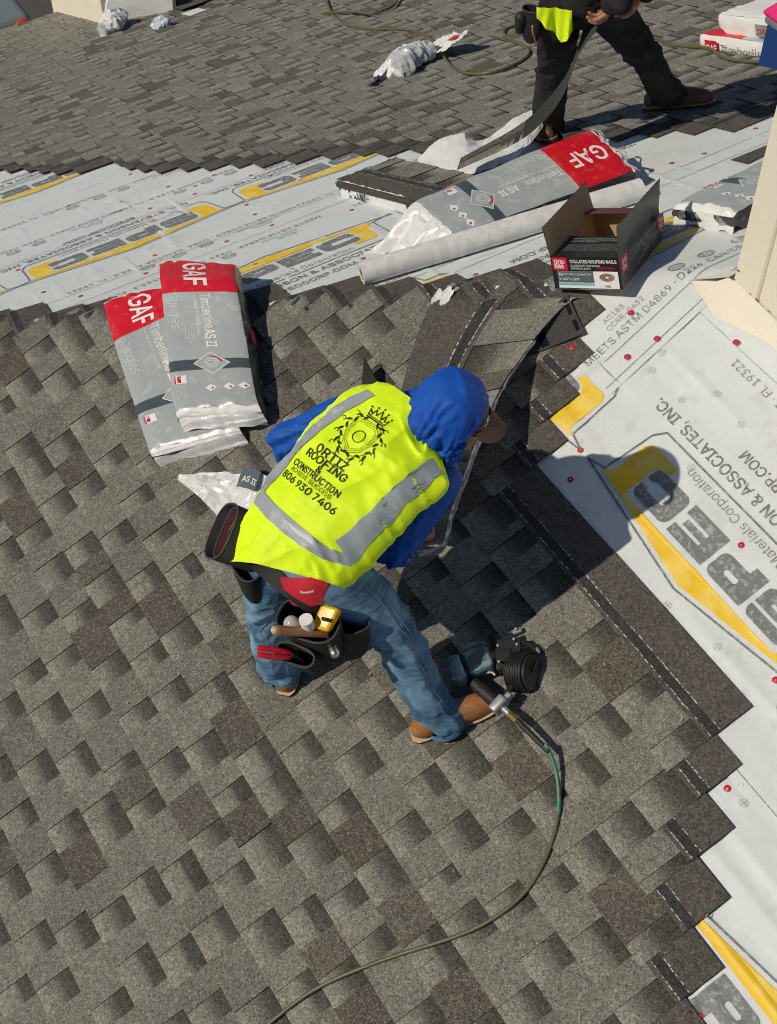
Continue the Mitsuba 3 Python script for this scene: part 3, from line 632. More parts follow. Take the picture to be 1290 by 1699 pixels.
for i, (t, h) in enumerate((('NAILS MEET OR EXCEED ASTM F1667 · COIL ROOFING', .008), ('FOR USE IN PNEUMATIC COIL ROOFING NAILERS', .007), ('WEAR EYE PROTECTION', .007))): inkpatch('lettering', text2d(t, h), to_ + u1 * .02 + u2 * (.165 - .014 * i), u1, u2, PPALE, NA, .0012)
for i in range(7): inkpatch('lettering', text2d('galvanized smooth shank nails for shingles and felt, 15 degree', .0058), to_ + u1 * .02 + u2 * (.112 - .0095 * i), u1, u2, NAVY, NA, .0012)
fo, fn_ = q0, -u2                                          # front label
inkpatch('label', poly2d(shapely.box(.02, .008, W1 - .012, .075)), fo, u1, NA, PWHITE, fn_, .0010)
inkpatch('label', poly2d(shapely.box(.02, .030, .165, .075)), fo, u1, NA, SLATEP, fn_, .0018)
inkpatch('label', poly2d(shapely.box(.02, .019, .165, .028)), fo, u1, NA, TEAL, fn_, .0018)
inkpatch('label', poly2d(shapely.box(.01, .082, .062, .124).buffer(.004)), fo, u1, NA, PRED, fn_, .0012)
inkpatch('lettering', join2d([shift2d(text2d('Grip', .016, True), .014, .104), shift2d(text2d('Rite', .016, True), .014, .086)]), fo, u1, NA, PWHITE, fn_, .002)
inkpatch('lettering', text2d('COLLATED ROOFING NAILS', .0125, True, stretch=.80), fo + u1 * .078 + NA * .107, u1, NA, PWHITE, fn_, .0014)
inkpatch('lettering', join2d([shift2d(text2d('CLAVOS DE TECHADOR', .0075, True), 0, .011), text2d('INTERCALADOS', .0075, True)]), fo + u1 * .078 + NA * .082, u1, NA, PPALE, fn_, .0014)
inkpatch('lettering', text2d('PRO PACK', .0105, True), fo + u1 * .185 + NA * .083, u1, NA, PRED, fn_, .0014)
inkpatch('lettering', join2d([shift2d(text2d('EG', .010, True), 0, .018), shift2d(text2d('15° Wire Collated Coil', .0075), .022, .020), text2d('1-1/4" x .120"', .0085, True)]), fo + u1 * .026 + NA * .040, u1, NA, PWHITE, fn_, .0026)
coil = affinity.scale(Point(0, 0).buffer(.026, 20), 1.15, .62)
inkpatch('picture', poly2d(coil.difference(affinity.scale(Point(0, 0).buffer(.006), 1.2, .6))), fo + u1 * .218 + NA * .052, u1, NA, mat('brown_print', lambda p, n, uv: mix(c3((.06, .035, .02)), c3((.42, .30, .19)), noise(p.x * 400, p.y * 400, p.z * 120)), rough=.4), fn_, .0018)
inkpatch('lettering', join2d([poly2d(shapely.box(.003 * i, 0, .003 * i + .0012 + .0006 * (i % 3), .008)) for i in range(7)]), fo + u1 * .208 + NA * .013, u1, NA, PDARK, fn_, .0018)
so = q1 + UPB + rf * 1.0; sx, sy, sn = u2, -unit(rf), u1    # right flap: lettering hangs upside down
def side(name, m, o, b, lift=.0014): inkpatch(name, m, o, -u2, -NA, b, u1, lift)
fb = q2 + UPB + rf; GR = mat('faint_print', color=(.17, .175, .18), rough=.45)
side('label', poly2d(shapely.box(.02, .012, .085, .065).buffer(.004)), fb - NA * .115, PRED, .011); 
side('lettering', join2d([shift2d(text2d('Grip', .018, True), .028, .042), shift2d(text2d('Rite', .018, True), .028, .020)]), fb - NA * .0 - NA * .115 + NA * .0, PWHITE, .0118) 
side('lettering', join2d([shift2d(text2d('COLLATED', .023, True), .11, .040), shift2d(text2d('ROOFING NAILS', .023, True), .11, .010), shift2d(text2d('CLAVOS DE TECHADOR INTERCALADOS', .009), .11, .064)]), fb - NA * .115, GR, .0112)
inkpatch('label', poly2d(shapely.box(.012, .062, .075, .118).buffer(.004)), q1, u2, NA, PRED, u1, .0012)
inkpatch('lettering', join2d([shift2d(text2d('Grip', .018, True), .018, .094), shift2d(text2d('Rite', .018, True), .018, .070)]), q1, u2, NA, PWHITE, u1, .002)
inkpatch('lettering', join2d([shift2d(text2d('COLLATED', .020, True), .10, .095), shift2d(text2d('ROOFING NAILS', .020, True), .10, .070), shift2d(text2d('1-1/4 in. 7,200 nails', .012), .10, .030)]), q1, u2, NA, GR, u1, .0014)

# ------------------------------------------------------------------ chimney with its flashing
def stucco(p, n, uv):
    s = smoothstep(.55, .8, fbm(p.x * 3 + 2, p.y * 3, p.z * 1.2)); return c3((.70, .655, .55)) * (.97 + .06 * (noise(p.x * 220, p.y * 220, p.z * 220) - .5)) * (1 - .05 * s)
STUCCO = mat('cream_paint', stucco, rough=.6, spec=.4, bump=(lambda p, n, uv: .0008 * fbm(p.x * 90, p.y * 90, p.z * 90, 2), 1e-3))
CAULK = mat('caulk', color=(.45, .38, .28), rough=.7)
ch = thing('chimney', 'tall cream painted chimney with flared base flashing on the hip', 'chimney')
cx0, cy0 = 1.478, -1.606
def block(x0, x1, y0, y1, z0, z1, b=.006):
    m = trimesh.creation.box([x1 - x0 - 2 * b, y1 - y0 - 2 * b, z1 - z0 - 2 * b]); m.apply_translation([(x0 + x1) / 2, (y0 + y1) / 2, (z0 + z1) / 2])
    h = m3.Manifold.batch_hull([m3.Manifold.cube([x1 - x0 - 2*b*(k != 0), y1 - y0 - 2*b*(k != 1), z1 - z0 - 2*b*(k != 2)], True).translate([(x0+x1)/2, (y0+y1)/2, (z0+z1)/2]) for k in range(3)])
    return h
part(ch, 'wall_panel', block(cx0, 2.45, cy0 - .126, cy0, .35, 2.9), STUCCO); part(ch, 'wall_panel', block(cx0 + .004, 2.45, -2.75, cy0 - .130, .35, 2.9), STUCCO)
part(ch, 'seam', block(cx0 + .006, 2.4, cy0 - .134, cy0 - .122, .36, 2.88, .002), CAULK)
rc = V([[1.405, -1.468, .637], [1.478, -1.60, .690], [1.476, -1.84, .69], [1.474, -2.76, .69], [1.435, -2.80, .640], [1.430, -1.94, .640], [1.375, -1.655, .622]])
zz = lambda x, h: x * 0.4398 + h
flv, flf = [], []
outer = V([(1.412, -1.470), (1.378, -1.655), (1.432, -1.86), (1.432, -2.80)]); inner = V([(cx0 - .001, -1.585), (cx0 - .001, -1.64), (cx0 - .001, -1.85), (cx0 - .001, -2.80)])
oz, iz = [.020, .016, .016, .016], [.062, .072, .060, .060]
for k in range(4):
    flv += [[*outer[k], zz(outer[k][0], oz[k])], [*(outer[k] * .35 + inner[k] * .65), zz(outer[k][0] * .35 + inner[k][0] * .65, oz[k] * .6 + iz[k] * .3)], [*inner[k], zz(inner[k][0], iz[k])]]
for k in range(3):
    for c in range(2): a_ = 3 * k + c; flf += [[a_, a_ + 3, a_ + 4], [a_, a_ + 4, a_ + 1]]
fl = trimesh.Trimesh(V(flv), V(flf), process=False)
flv2 = V(flv); part(ch, 'flashing', slab_mesh(flv2, V(flf)) if False else (np.vstack([flv2, flv2 - V([0, 0, .003])]), np.vstack([V(flf), V(flf)[:, ::-1] + len(flv2)])), STUCCO, smooth=True)
part(ch, 'flashing', (V([[1.412, -1.470, zz(1.412, .021)], [1.478, -1.585, zz(1.478, .063)], [1.62, -1.56, .70], [1.50, -1.46, .645]]), V([[0, 1, 2], [0, 2, 3]])), STUCCO)
cg = np.random.default_rng(3)
CRUMB = mat('rust_stain', color=(.22, .13, .07), rough=.9)
for i_, (y_, h_) in enumerate(((-1.612, .075), (-1.62, .12), (-1.70, .072), (-1.735, .070), (-1.80, .069))):
    part(ch, 'caulk_lump', m3.Manifold.sphere(.0035 + .002 * (i_ % 2), 12).scale([.4, 1.8, .8]).translate([cx0 - .001, y_, zz(cx0, h_)]), CRUMB, smooth=True)
caulkp = [(cx0 - .002, y, zz(cx0, .066) + cg.normal(0, .003)) for y in np.linspace(-1.61, -2.7, 40)]

# ------------------------------------------------------------------ hoses
def hose_path(pts, r, n=10, step=.012):
    p = V(pts, dtype=float); t = np.r_[0, np.cumsum(np.linalg.norm(np.diff(p, axis=0), axis=1))]
    from scipy.interpolate import CubicSpline
    cs = CubicSpline(t, p); q = cs(np.linspace(0, t[-1], max(8, int(t[-1] / step))))
    T = np.gradient(q, axis=0); T = unit3(T); nrm = np.cross(T[0], [.1, .2, 1.]); vs = []; a = np.linspace(0, 2 * np.pi, n, endpoint=False)
    for k in range(len(q)):
        nrm = unit(nrm - T[k] * (nrm @ T[k])); b = np.cross(T[k], nrm); vs.append(q[k] + r * (np.cos(a)[:, None] * nrm + np.sin(a)[:, None] * b))
    v = np.vstack(vs); f = []
    for k in range(len(q) - 1):
        for i in range(n): j = (i + 1) % n; f += [[k*n+i, k*n+j, (k+1)*n+j], [k*n+i, (k+1)*n+j, (k+1)*n+i]]
    f += [[0, i + 1, i] for i in range(1, n - 1)] + [[(len(q) - 1) * n, (len(q) - 1) * n + i, (len(q) - 1) * n + i + 1] for i in range(1, n - 1)]
    return v, V(f)
HOSE = mat('olive_hose', lambda p, n, uv: mix(c3((.075, .073, .030)), c3((.12, .118, .06)), fbm(p.x * 20, p.y * 20, p.z * 20)), rough=.4)
HOSEG = mat('green_hose', color=(.045, .20, .13), rough=.35)
lift = .0385
hz = [(.165, -2.36, .115), (.150, -2.42, .115), (.10, -2.509, .10), (.075, -2.603, .066), (.023, -2.69, .043)]
hc = [(w, y, n) for w, y, n in [(-.046, -2.759, lift), (-.13, -2.813, lift), (-.222, -2.849, lift), (-.316, -2.858, lift), (-.426, -2.844, lift), (-.546, -2.807, lift), (-.682, -2.755, lift), (-.803, -2.715, lift), (-.93, -2.681, lift), (-1.021, -2.669, lift), (-1.157, -2.668, lift), (-1.317, -2.666, lift), (-1.8, -2.8, lift)]]
ah = thing('air_hose', 'thin olive air hose curving from the nail gun down the near slope', 'hose')
def onto(w, y, n):
    """lifts a point seen at (w, y) on the slope to height n, staying on the same line of sight"""
    P = PC(w, y); d = CAM - P; return P + d * (n / (d @ NC))
part(ah, 'hose', hose_path([onto(*q) for q in hz[2:] + hc], .0068), HOSE, smooth=True)
part(ah, 'green_hose_end', hose_path([onto(*q) for q in hz[2:]] + [onto(.0, -2.718, .041)], .0070), HOSEG, smooth=True)
fh = thing('air_hose', 'olive air hose lying in loops across the far slope behind the second worker', 'hose')
fa = [(3.5, -5.4), (3.27, -4.999), (3.146, -4.726), (3.007, -4.376), (2.919, -4.05), (2.875, -3.8), (2.897, -3.528), (2.963, -3.304), (2.957, -3.007), (2.871, -2.691), (2.709, -2.303), (2.61, -2.068), (2.548, -1.85), (2.551, -1.687), (2.617, -1.597), (2.734, -1.586), (2.855, -1.629), (2.959, -1.733), (3.027, -1.886), (3.069, -2.059), (3.119, -2.216), (3.201, -2.361), (3.268, -2.394), (3.349, -2.378), (3.5, -2.1), (3.46, -1.5), (3.398, -1.082), (3.368, -.965), (3.356, -.796), (3.375, -.669), (3.30, -.452), (3.28, -.2), (3.5, .1)]
part(fh, 'hose', hose_path([PA(x, w, .044) for x, w in fa], .0092), HOSE, smooth=True)
fl2 = thing('air_hose', 'loop of olive hose crossing the other hose at the top of the far slope', 'hose')
part(fl2, 'hose', hose_path([PA(x, w, .058) for x, w in [(2.98, -4.5), (3.034, -4.388), (3.06, -4.30), (3.094, -4.164), (3.116, -3.972), (3.226, -3.944), (3.383, -4.088), (3.6, -4.35), (3.9, -4.8)]], .0090), HOSE, smooth=True)

# ------------------------------------------------------------------ loose wrappers and scraps
def blob_film(name, label, ctr, spine, widths, seed, nrm, cat='wrapper', mats=None, amp=.03, parts=True, f=8, twist=0):
    """crumpled film bag along a spine of 3-d points with radii"""
    sp = V(spine, dtype=float); k = thing(name, label, cat)
    def fn(u, w):
        P = np.stack([np.interp(u, np.linspace(0, 1, len(sp)), sp[:, i]) for i in range(3)], -1)
        R = np.interp(u, np.linspace(0, 1, len(widths)), widths); D = unit(sp[-1] - sp[0]); S = unit(np.cross(nrm, D))
        a = w * 2 * np.pi + twist * u
        return P + (R * np.cos(a))[..., None] * S + (R * .55 * (np.sin(a) + .9))[..., None] * nrm
    v, fc = film_sheet(None, np.linspace(0, 1, 60), np.linspace(0, 1, 60), fn, seed, amp, f)
    low = (v - sp[0]) @ nrm; v = v + nrm * np.maximum(.004 - ((v - V(ctr)) @ nrm), 0)[:, None]
    scene_part = part(k, 'film', (v, fc), mats or FILM, smooth=24)
    return k, v
GREYFILM = mat('grey_film', lambda p, n, uv: mix(c3((.66, .68, .69)), c3((.40, .43, .445)), smoothstep(.45, .55, fbm(p.x * 7, p.y * 7, p.z * 7))), rough=.3)
pa = lambda x, w, n=.02: PA(x, w, n)
cw, cv = blob_film('crumpled_wrapper', 'twisted white and grey plastic wrapper with red patches lying on the far slope', pa(2.4, -2.2), [pa(2.26, -2.32), pa(2.38, -2.28, .03), pa(2.50, -2.32, .04), pa(2.60, -2.36, .06), pa(2.70, -2.40, .09)], [.012, .085, .09, .075, .012], 101, NA, mats=GREYFILM, amp=.05)
def flapw(u, w, o=0.0):
    P = pa(2.63, -2.33, .06) + u[..., None] * V([.20, -.03, .10]) + (w - .5)[..., None] * (VA * .30 + NA * .05) * (.45 + .65 * np.sin(u * 2.6))[..., None]
    return P + NA * o
part(cw, 'upright_flap', film_sheet(None, np.linspace(0, 1, 34), np.linspace(0, 1, 34), flapw, 103, .028, 9), FILM, smooth=30)
for u0, w0 in ((.06, .40), (.50, .62)):
    part(cw, 'red_patch', film_sheet(None, np.linspace(0, 1, 8), np.linspace(0, 1, 8), lambda u, w: flapw(u0 + .24 * u, w0 + .26 * w, .022), 104, .006, 14), PRED, smooth=True)
part(cw, 'white_end', film_sheet(None, np.linspace(0, 1, 26), np.linspace(0, 1, 20), lambda u, w: pa(2.30, -2.32, .06) + u[..., None] * (V([-.17, 0, 0]) + VA * .03 - NA * .03) + (w - .5)[..., None] * (VA * .20 + NA * .10) * (.5 + .5 * u)[..., None], 105, .03, 10), FILM, smooth=24)
blob_film('crumpled_wrapper', 'white crumpled plastic at the far edge of the roof beside the cream wall', pa(2.05, -6.4), [pa(1.88, -6.5), pa(2.0, -6.55, .04), pa(2.12, -6.7, .06), pa(2.22, -6.85, .05)], [.010, .085, .095, .010], 111, NA, mats=GREYFILM, amp=.045)
blob_film('crumpled_wrapper', 'small ball of clear bluish plastic beside the white metal cap', pa(2.26, -6.2), [pa(2.22, -6.05), pa(2.27, -6.1, .03), pa(2.34, -6.15)], [.008, .08, .008], 112, NA, mats=mat('clear_film', color=(.42, .47, .54), rough=.25), amp=.04)
# torn white wrapper spread behind the opened bundle
SPL = [[1.487, 0.455, -0.167], [1.544, 0.136, 0.006], [1.721, 0.017, 0.124], [2.045, 0.248, 0.022]]
SPH = [[1.579, 0.654, -0.255], [1.760, 0.50, -0.060], [1.86, 0.42, -0.085], [2.075, 0.36, 0.025]]
k = thing('torn_wrapper', 'sheet of white torn wrapper spread behind the opened bundle', 'wrapper')
def spread(u, w):
    t = [0, .38, .75, 1]; lo, hi = SPL, SPH
    f = lambda Q: np.stack([np.interp(u, t, V(Q)[:, i]) for i in range(3)], -1)
    return f(lo) + (f(hi) - f(lo)) * w[..., None] + NA * (.03 * np.sin(u * 9) * w)[..., None]
part(k, 'film', film_sheet(None, np.linspace(0, 1, 60), np.linspace(0, 1, 34), spread, 121, .022, 6), FILM, smooth=24)
# scrap of wrapper under the crouching worker
k = thing('wrapper_scrap', 'torn white wrapper scrap with a slate label sticking out under the worker', 'wrapper')
def scrap(u, w):
    P = PC(-.395, -.72 , .056) + u[..., None] * (PC(-.13, -1.25) - PC(-.395, -.72)) ; wd = (.025 + .20 * np.minimum(u * 1.7, 1)) * (1 + .35 * (meshkit.noise(np.stack([u * 9, 0 * u, 0 * u + (w > .5)], -1), 3) - .5))
    return P + (wd * (w - .45))[..., None] * unit(PC(.45, .3) - PC(0, 0)) + NC * (.03 * np.sin(u * 2.4))[..., None]
sv = film_sheet(None, np.linspace(0, 1, 60), np.linspace(0, 1, 30), scrap, 131, .024, 9); part(k, 'film', sv, FILM, smooth=24)
def on_scrap(m, u0, w0, ang):
    v, f = m; v = v @ V([[math.cos(ang), math.sin(ang)], [-math.sin(ang), math.cos(ang)]]); P = scrap(u0 + v[:, 0] / .59, w0 + v[:, 1] / .22) + NC * .016; return orient(P, f, NC)
part(k, 'label', on_scrap(poly2d(shapely.box(0, 0, .085, .075), .02), .52, .62, 0.1), SLATEP)
part(k, 'lettering', (lambda m: (m[0] + NC * .0015, m[1]))(on_scrap(text2d('AS II', .020, True), .54, .72, .1)), PWHITE)
part(k, 'lettering', on_scrap(join2d([shift2d(text2d(t, .009), 0, -.018 * i) for i, t in enumerate(('SHINGLES', 'READ THE LABEL', 'KEEP DRY'))]), .18, .72, .1), INKPALE)
# white scrap near the lifted shingle
solo('paper_scrap', film_sheet(None, np.linspace(0, 1, 16), np.linspace(0, 1, 12), lambda u, w: PC(.825, -.800, .040) + u[..., None] * V([.055, -.050, .02]) + ((w - .5) * (.35 + .9 * meshkit.noise(np.stack([u * 6, 0 * u, (w > .5) * 3.], -1), 8)))[..., None] * V([.075, .035, .035]), 141, .012, 20), FILM, 'small torn white scrap at the edge of the shingles behind the lifted shingle', 'paper scrap', smooth=True)
# dry debris
dbr = np.random.default_rng(17)
def chips(n):
    vs, fs = [], []
    for i in range(n):
        if dbr.random() < .6: P = PC(dbr.uniform(-1.4, .5), dbr.uniform(-3.6, .0), .035)
        else: P = PA(dbr.uniform(.8, 3.5), dbr.uniform(-6, -.5), .038)
        a, l, w_ = dbr.uniform(0, 6.28), dbr.uniform(.003, .012), dbr.uniform(.001, .003); d = V([math.cos(a), math.sin(a), .3]) ; d = d / np.linalg.norm(d); e = np.cross(d, NC)
        o = 4 * len(vs); vs.append(V([P - d * l - e * w_, P + d * l - e * w_, P + d * l + e * w_, P - d * l + e * w_ + NC * .003])); fs.append(V([[0, 1, 2], [0, 2, 3]]) + o)
    return np.vstack(vs), np.vstack(fs)
solo('granule_litter', chips(110), mat('litter', color=(.30, .27, .22), rough=.9), 'scattered dry chips and grit on the shingles', 'litter', kind='stuff')

# ------------------------------------------------------------------ things on the far slope and beyond
cw2 = thing('stucco_wall', 'cream wall standing at the far corner of the roof, topped by a white metal cap', 'wall')
part(cw2, 'wall_face', block(2.105, 3.6, 6.46, 7.84, -4.2, -2.2), STUCCO)
mt = thing('metal_cap', 'white sheet metal box beside the cream wall at the far roof corner', 'metal cap')
WMET = mat('white_metal', color=(.72, .74, .75), rough=.4)
part(mt, 'hood', m3.Manifold.batch_hull([m3.Manifold.cube([.03, .03, .03]).translate(p) for p in [(2.08, 6.47, -2.90), (2.60, 6.10, -2.74), (2.50, 6.9, -2.6), (2.16, 6.42, -2.60), (2.62, 6.12, -2.55), (2.9, 6.9, -2.5)]]), WMET)
part(mt, 'dark_base', slab(V([[2.08, 6.30, -2.76], [2.70, 5.98, -2.60], [2.78, 6.06, -2.62], [2.16, 6.40, -2.79]]), V([0, 0, 1]), .03), BLACKC)
ns = thing('shingle_scrap', 'brown offcut of shingle lying by the white metal cap', 'shingle')
part(ns, 'offcut', slab(np.vstack([PA(2.62, -6.75, .05), PA(2.95, -6.95, .05), PA(2.92, -6.5, .05), PA(2.60, -6.40, .06)]), NA, .006), SHINGLE, uv=np.full((8, 2), [2.0, .2]))
solo('grey_offcut', slab(np.vstack([PA(2.56, -6.35, .04), PA(2.72, -6.35, .04), PA(2.72, -6.15, .04), PA(2.56, -6.12, .04)]), NA, .004), MEMBRANE, 'small grey offcut of underlayment by the white metal cap', 'offcut')
solo('ground', grid_mesh(np.linspace(-60, 80, 15), np.linspace(-60, 120, 15), lambda u, w: np.stack([u, w, 0 * u - 6.9], -1)), mat('asphalt', lambda p, n, uv: c3((.075, .073, .070)) * (.8 + .4 * fbm(p.x * 3, p.y * 3, 0)), rough=.9), 'grey asphalt ground far below the eave', kind='structure')
hw = thing('house_wall', 'cream house wall below the eaves', 'wall'); part(hw, 'wall_face', block(-7.5, 9.6, 7.2, 7.5, -6.9, -3.5), STUCCO)
vn = thing('parked_van', 'grey van parked below the eave with an orange marker lamp', 'van')
VG = mat('grey_car_paint', color=(.16, .19, .20), rough=.25, clearcoat=.6); GLS = mat('dark_glass', color=(.01, .012, .014), rough=.08); ORG = mat('amber_lens', color=(.45, .06, .008), rough=.15)
def hull_pts(pts, r=.06): return m3.Manifold.batch_hull([m3.Manifold.sphere(r, 16).translate(list(map(float, p))) for p in pts])
vo = V([2.45, 9.7, -6.75])
vb = lambda x, y, z: vo + V([x, y, z])
part(vn, 'body', hull_pts([vb(x, y, z) for x, y, z in [(-2, 0, .3), (-2, 2, .3), (.0, .1, .3), (.0, 1.9, .3), (-2, .0, 1.4), (-2, 2.0, 1.4), (.02, .08, 1.4), (.02, 1.9, 1.4), (-2, .15, 2.0), (-2, 1.8, 2.0), (-.08, .2, 2.02), (-.08, 1.8, 2.02)]], .10), VG, smooth=40)
part(vn, 'window', hull_pts([vb(x, -.09, z) for x, z in [(-1.4, 1.45), (-.42, 1.45), (-1.4, 1.9), (-.46, 1.9)]], .02), GLS, smooth=40)
part(vn, 'marker_lamp', m3.Manifold.sphere(.10, 24).scale([1.0, .6, .55]).translate((vb(-.10, .12, 2.06)).tolist()), ORG, smooth=True)
for x in (-1.6, -.45):
    part(vn, 'wheel', m3.Manifold.cylinder(.2, .34, .34, 32, True).rotate([90, 0, 0]).translate(vb(x, .0, .35).tolist()), BLACKC, smooth=40)
bt = thing('storage_box', 'blue plastic box with a magenta lid standing behind the chimney', 'box')
BLUEP = mat('blue_plastic', color=(.012, .045, .19), rough=.35); PINK = mat('magenta_plastic', color=(.62, .012, .17), rough=.35)
bo = V([3.285, .13, -.065])
def bxp(a, b, c): return bo + V([a, -b, c])
part(bt, 'body', m3.Manifold.batch_hull([m3.Manifold.sphere(.012, 10).translate(bxp(a, b, c).tolist()) for a in (0, .38) for b in (0, .55) for c in (.012, .275)]), BLUEP, smooth=40)
part(bt, 'rim', m3.Manifold.batch_hull([m3.Manifold.sphere(.012, 10).translate(bxp(a, b, c).tolist()) for a in (-.012, .392) for b in (-.012, .562) for c in (.290, .308)]), mat('grey_plastic', color=(.16, .17, .17), rough=.4), smooth=40)
part(bt, 'lid', m3.Manifold.batch_hull([m3.Manifold.sphere(.015, 10).translate(bxp(a, b, c).tolist()) for a, b, c in [(-.02, -.02, .335), (.40, -.02, .335), (-.02, .57, .335), (.40, .57, .335), (.03, .03, .40), (.35, .03, .40), (.03, .52, .40), (.35, .52, .40)]]), PINK, smooth=40)
# ------------------------------------------------------------------ the shingle being lifted, and loose shingles round it
def curve(pts, s, k=None):
    from scipy.interpolate import CubicSpline
    p = V(pts, dtype=float); t = np.linspace(0, 1, len(p)) if k is None else V(k, dtype=float)
    return CubicSpline(t, p)(s)
RE_ = [(1.101, -1.227, .517), (.999, -1.238, .494), (.83, -1.302, .463), (.707, -1.373, .464), (.586, -1.453, .476), (.474, -1.544, .481), (.374, -1.619, .470), (.278, -1.693, .428), (.192, -1.754, .369), (.14, -1.803, .324)]
LE_ = [(.73, -.808, .352), (.64, -.873, .314), (.522, -.976, .268), (.405, -1.095, .250), (.319, -1.175, .270), (.23, -1.29, .330), (.14, -1.40, .36), (.06, -1.50, .35), (.01, -1.57, .31), (-.02, -1.62, .28)]
def lifted(s, w, n):
    s = np.clip(np.asarray(s, float), 0, 1); k = np.asarray(w, float) / HS
    R, L = curve(RE_, s), curve(LE_, s); P = R + (L - R) * k[..., None]
    q = unit3(L - R); d = unit3(curve(RE_, np.clip(s + .02, 0, 1)) - curve(RE_, np.clip(s - .02, 0, 1))); nn = np.cross(q, d); nn = nn * np.sign(nn[..., 2:])
    return P + nn * (np.asarray(n) - .002)[..., None]
ls = thing('lifted_shingle', 'long shingle lifted off the roof and bent up by the crouching worker', 'shingle')
m_, uv_ = shingle_mesh(lifted, 1.0, 4242, bend=True, H=.0); part(ls, 'granule_sheet', m_, SHINGLE, uv=uv_)
part(ls, 'release_line', dots(lifted, .98, 88, H=0.), CHALK, kind='stuff')
def silver(p, n, uv): return mix(c3((.50, .52, .55)), c3((.20, .21, .23)), smoothstep(.4, .62, noise(p.x * 55, p.y * 55, p.z * 55)))
SILV = mat('silver_tape', silver, rough=.3, spec=.7)
_t = V(RE_ + [(.092, -1.80, .303), (.045, -1.779, .304)]); _tk = np.linspace(0, 1, len(_t))
def tape(u, w):
    P = curve(_t, .16 + .84 * u); d = unit(V([.55, -.80, 0])) * .012 - V([0, 0, .030]); wd = .35 + .65 * np.clip(u * 3.2 - .5, 0, 1)
    return P + (w * wd)[..., None] * d + .003 * (meshkit.noise(np.stack([u * 30, w, 0 * u], -1), 4) - .5)[..., None] * V([1, -1, 0]) + V([.001, -.002, -.001])
part(ls, 'release_tape', grid_mesh(np.linspace(0, 1, 80), np.linspace(0, 1, 5), tape), SILV, smooth=True)
us = thing('upturned_shingle', 'dark shingle offcut lying face down with black tar patches beside the nail box', 'shingle')
uq = V([(.822, -1.235, .400), (1.080, -1.185, .512), (1.031, -1.372, .486), (.805, -1.285, .390)]) + NC * .004
part(us, 'backing', slab(uq, NC, .004), mat('sanded_back', lambda p, n, uv: c3((.045, .043, .044)) * (.7 + .6 * noise(p.x * 260, p.y * 260, p.z * 260)), rough=.9))
TAR = mat('tar', color=(.006, .0065, .008), rough=.25)
def uqp(a, b): return uq[0] * (1 - a) * (1 - b) + uq[1] * a * (1 - b) + uq[2] * a * b + uq[3] * (1 - a) * b
for a0, a1, b0, b1 in ((.36, .48, .08, .92), (.90, .96, .08, .46), (.90, .96, .62, .88)):
    part(us, 'tar_patch', (V([uqp(a0, b0), uqp(a1, b0), uqp(a1, b1), uqp(a0, b1)]) + NC * .0012, V([[0, 1, 2], [0, 2, 3]])), TAR)
fc_ = thing('shingle_corner', 'curled dark shingle corner sticking up behind the worker\'s left shoulder', 'shingle')
tri = lambda h: V([(.345, -.911, .180), (.376, -1.045, .198), (.367 + h, -.895, .300)])
part(fc_, 'curled_corner', (np.vstack([tri(0), tri(0) + V([.004, .004, .002])]), V([[0, 1, 2], [3, 5, 4], [0, 3, 4], [0, 4, 1], [1, 4, 5], [1, 5, 2], [2, 5, 3], [2, 3, 0]])), SHINGLE, uv=np.full((6, 2), [2.5, .6]))

# ------------------------------------------------------------------ people
def solid(chains, edge=.02, rounds=12):
    ps = []
    for ch_ in chains:
        if len(ch_) == 1: ps.append(m3.Manifold.sphere(ch_[0][1], 24).translate([float(x) for x in ch_[0][0]])); continue
        for (p, r), (q, s) in zip(ch_[:-1], ch_[1:]):
            ps.append(m3.Manifold.batch_hull([m3.Manifold.sphere(float(r), 20).translate([float(x) for x in p]), m3.Manifold.sphere(float(s), 20).translate([float(x) for x in q])]))
    m = m3.Manifold.batch_boolean(ps, m3.OpType.Add)
    return smoothm(m, edge, rounds)
def smoothm(m, edge=.02, rounds=12):
    m = m.refine_to_length(edge).to_mesh(); t = trimesh.Trimesh(m.vert_properties[:, :3], m.tri_verts, process=True)
    if rounds: trimesh.smoothing.filter_taubin(t, iterations=rounds)
    return t
def crease(t, fn):
    """moves vertices along their normals by fn(points)"""
    v = V(t.vertices); n = V(t.vertex_normals); t.vertices = v + n * fn(v)[:, None]; return t
def along(v, chain):
    """for each vertex: parameter along a polyline (metres), angle round it"""
    best = np.full(len(v), 9.); T = np.zeros(len(v)); A = np.zeros(len(v)); o = 0
    for (p, _), (q, _) in zip(chain[:-1], chain[1:]):
        p, q = V(p, dtype=float), V(q, dtype=float); d = q - p; l = np.linalg.norm(d); z = d / l; k = np.clip(((v - p) @ z) / l, 0, 1); c = p + k[:, None] * d; r = np.linalg.norm(v - c, axis=1)
        x = unit(np.cross(z, [.3, .2, 1])); y = np.cross(z, x); a = np.arctan2((v - c) @ y, (v - c) @ x); u = r < best
        best[u], T[u], A[u] = r[u], o + k[u] * l, a[u]; o += l
    return T, A, o
def denim_fn(light, dark):
    def fn(p, n, uv):
        a = fbm(p.x * 9, p.y * 9, p.z * 9, 4); w = noise(p.x * 500, p.y * 500, p.z * 500); s = noise(p.x * 30, p.y * 30, p.z * 110)
        return mix(c3(dark), c3(light), smoothstep(.25, .75, a + .25 * (s - .5))) * (.8 + .4 * w)
    return fn
JEANS = mat('blue_denim', denim_fn((.155, .280, .405), (.038, .098, .178)), rough=.85, spec=.2)
BLACKT = mat('black_cloth', denim_fn((.024, .024, .026), (.009, .009, .010)), rough=.85, spec=.2)
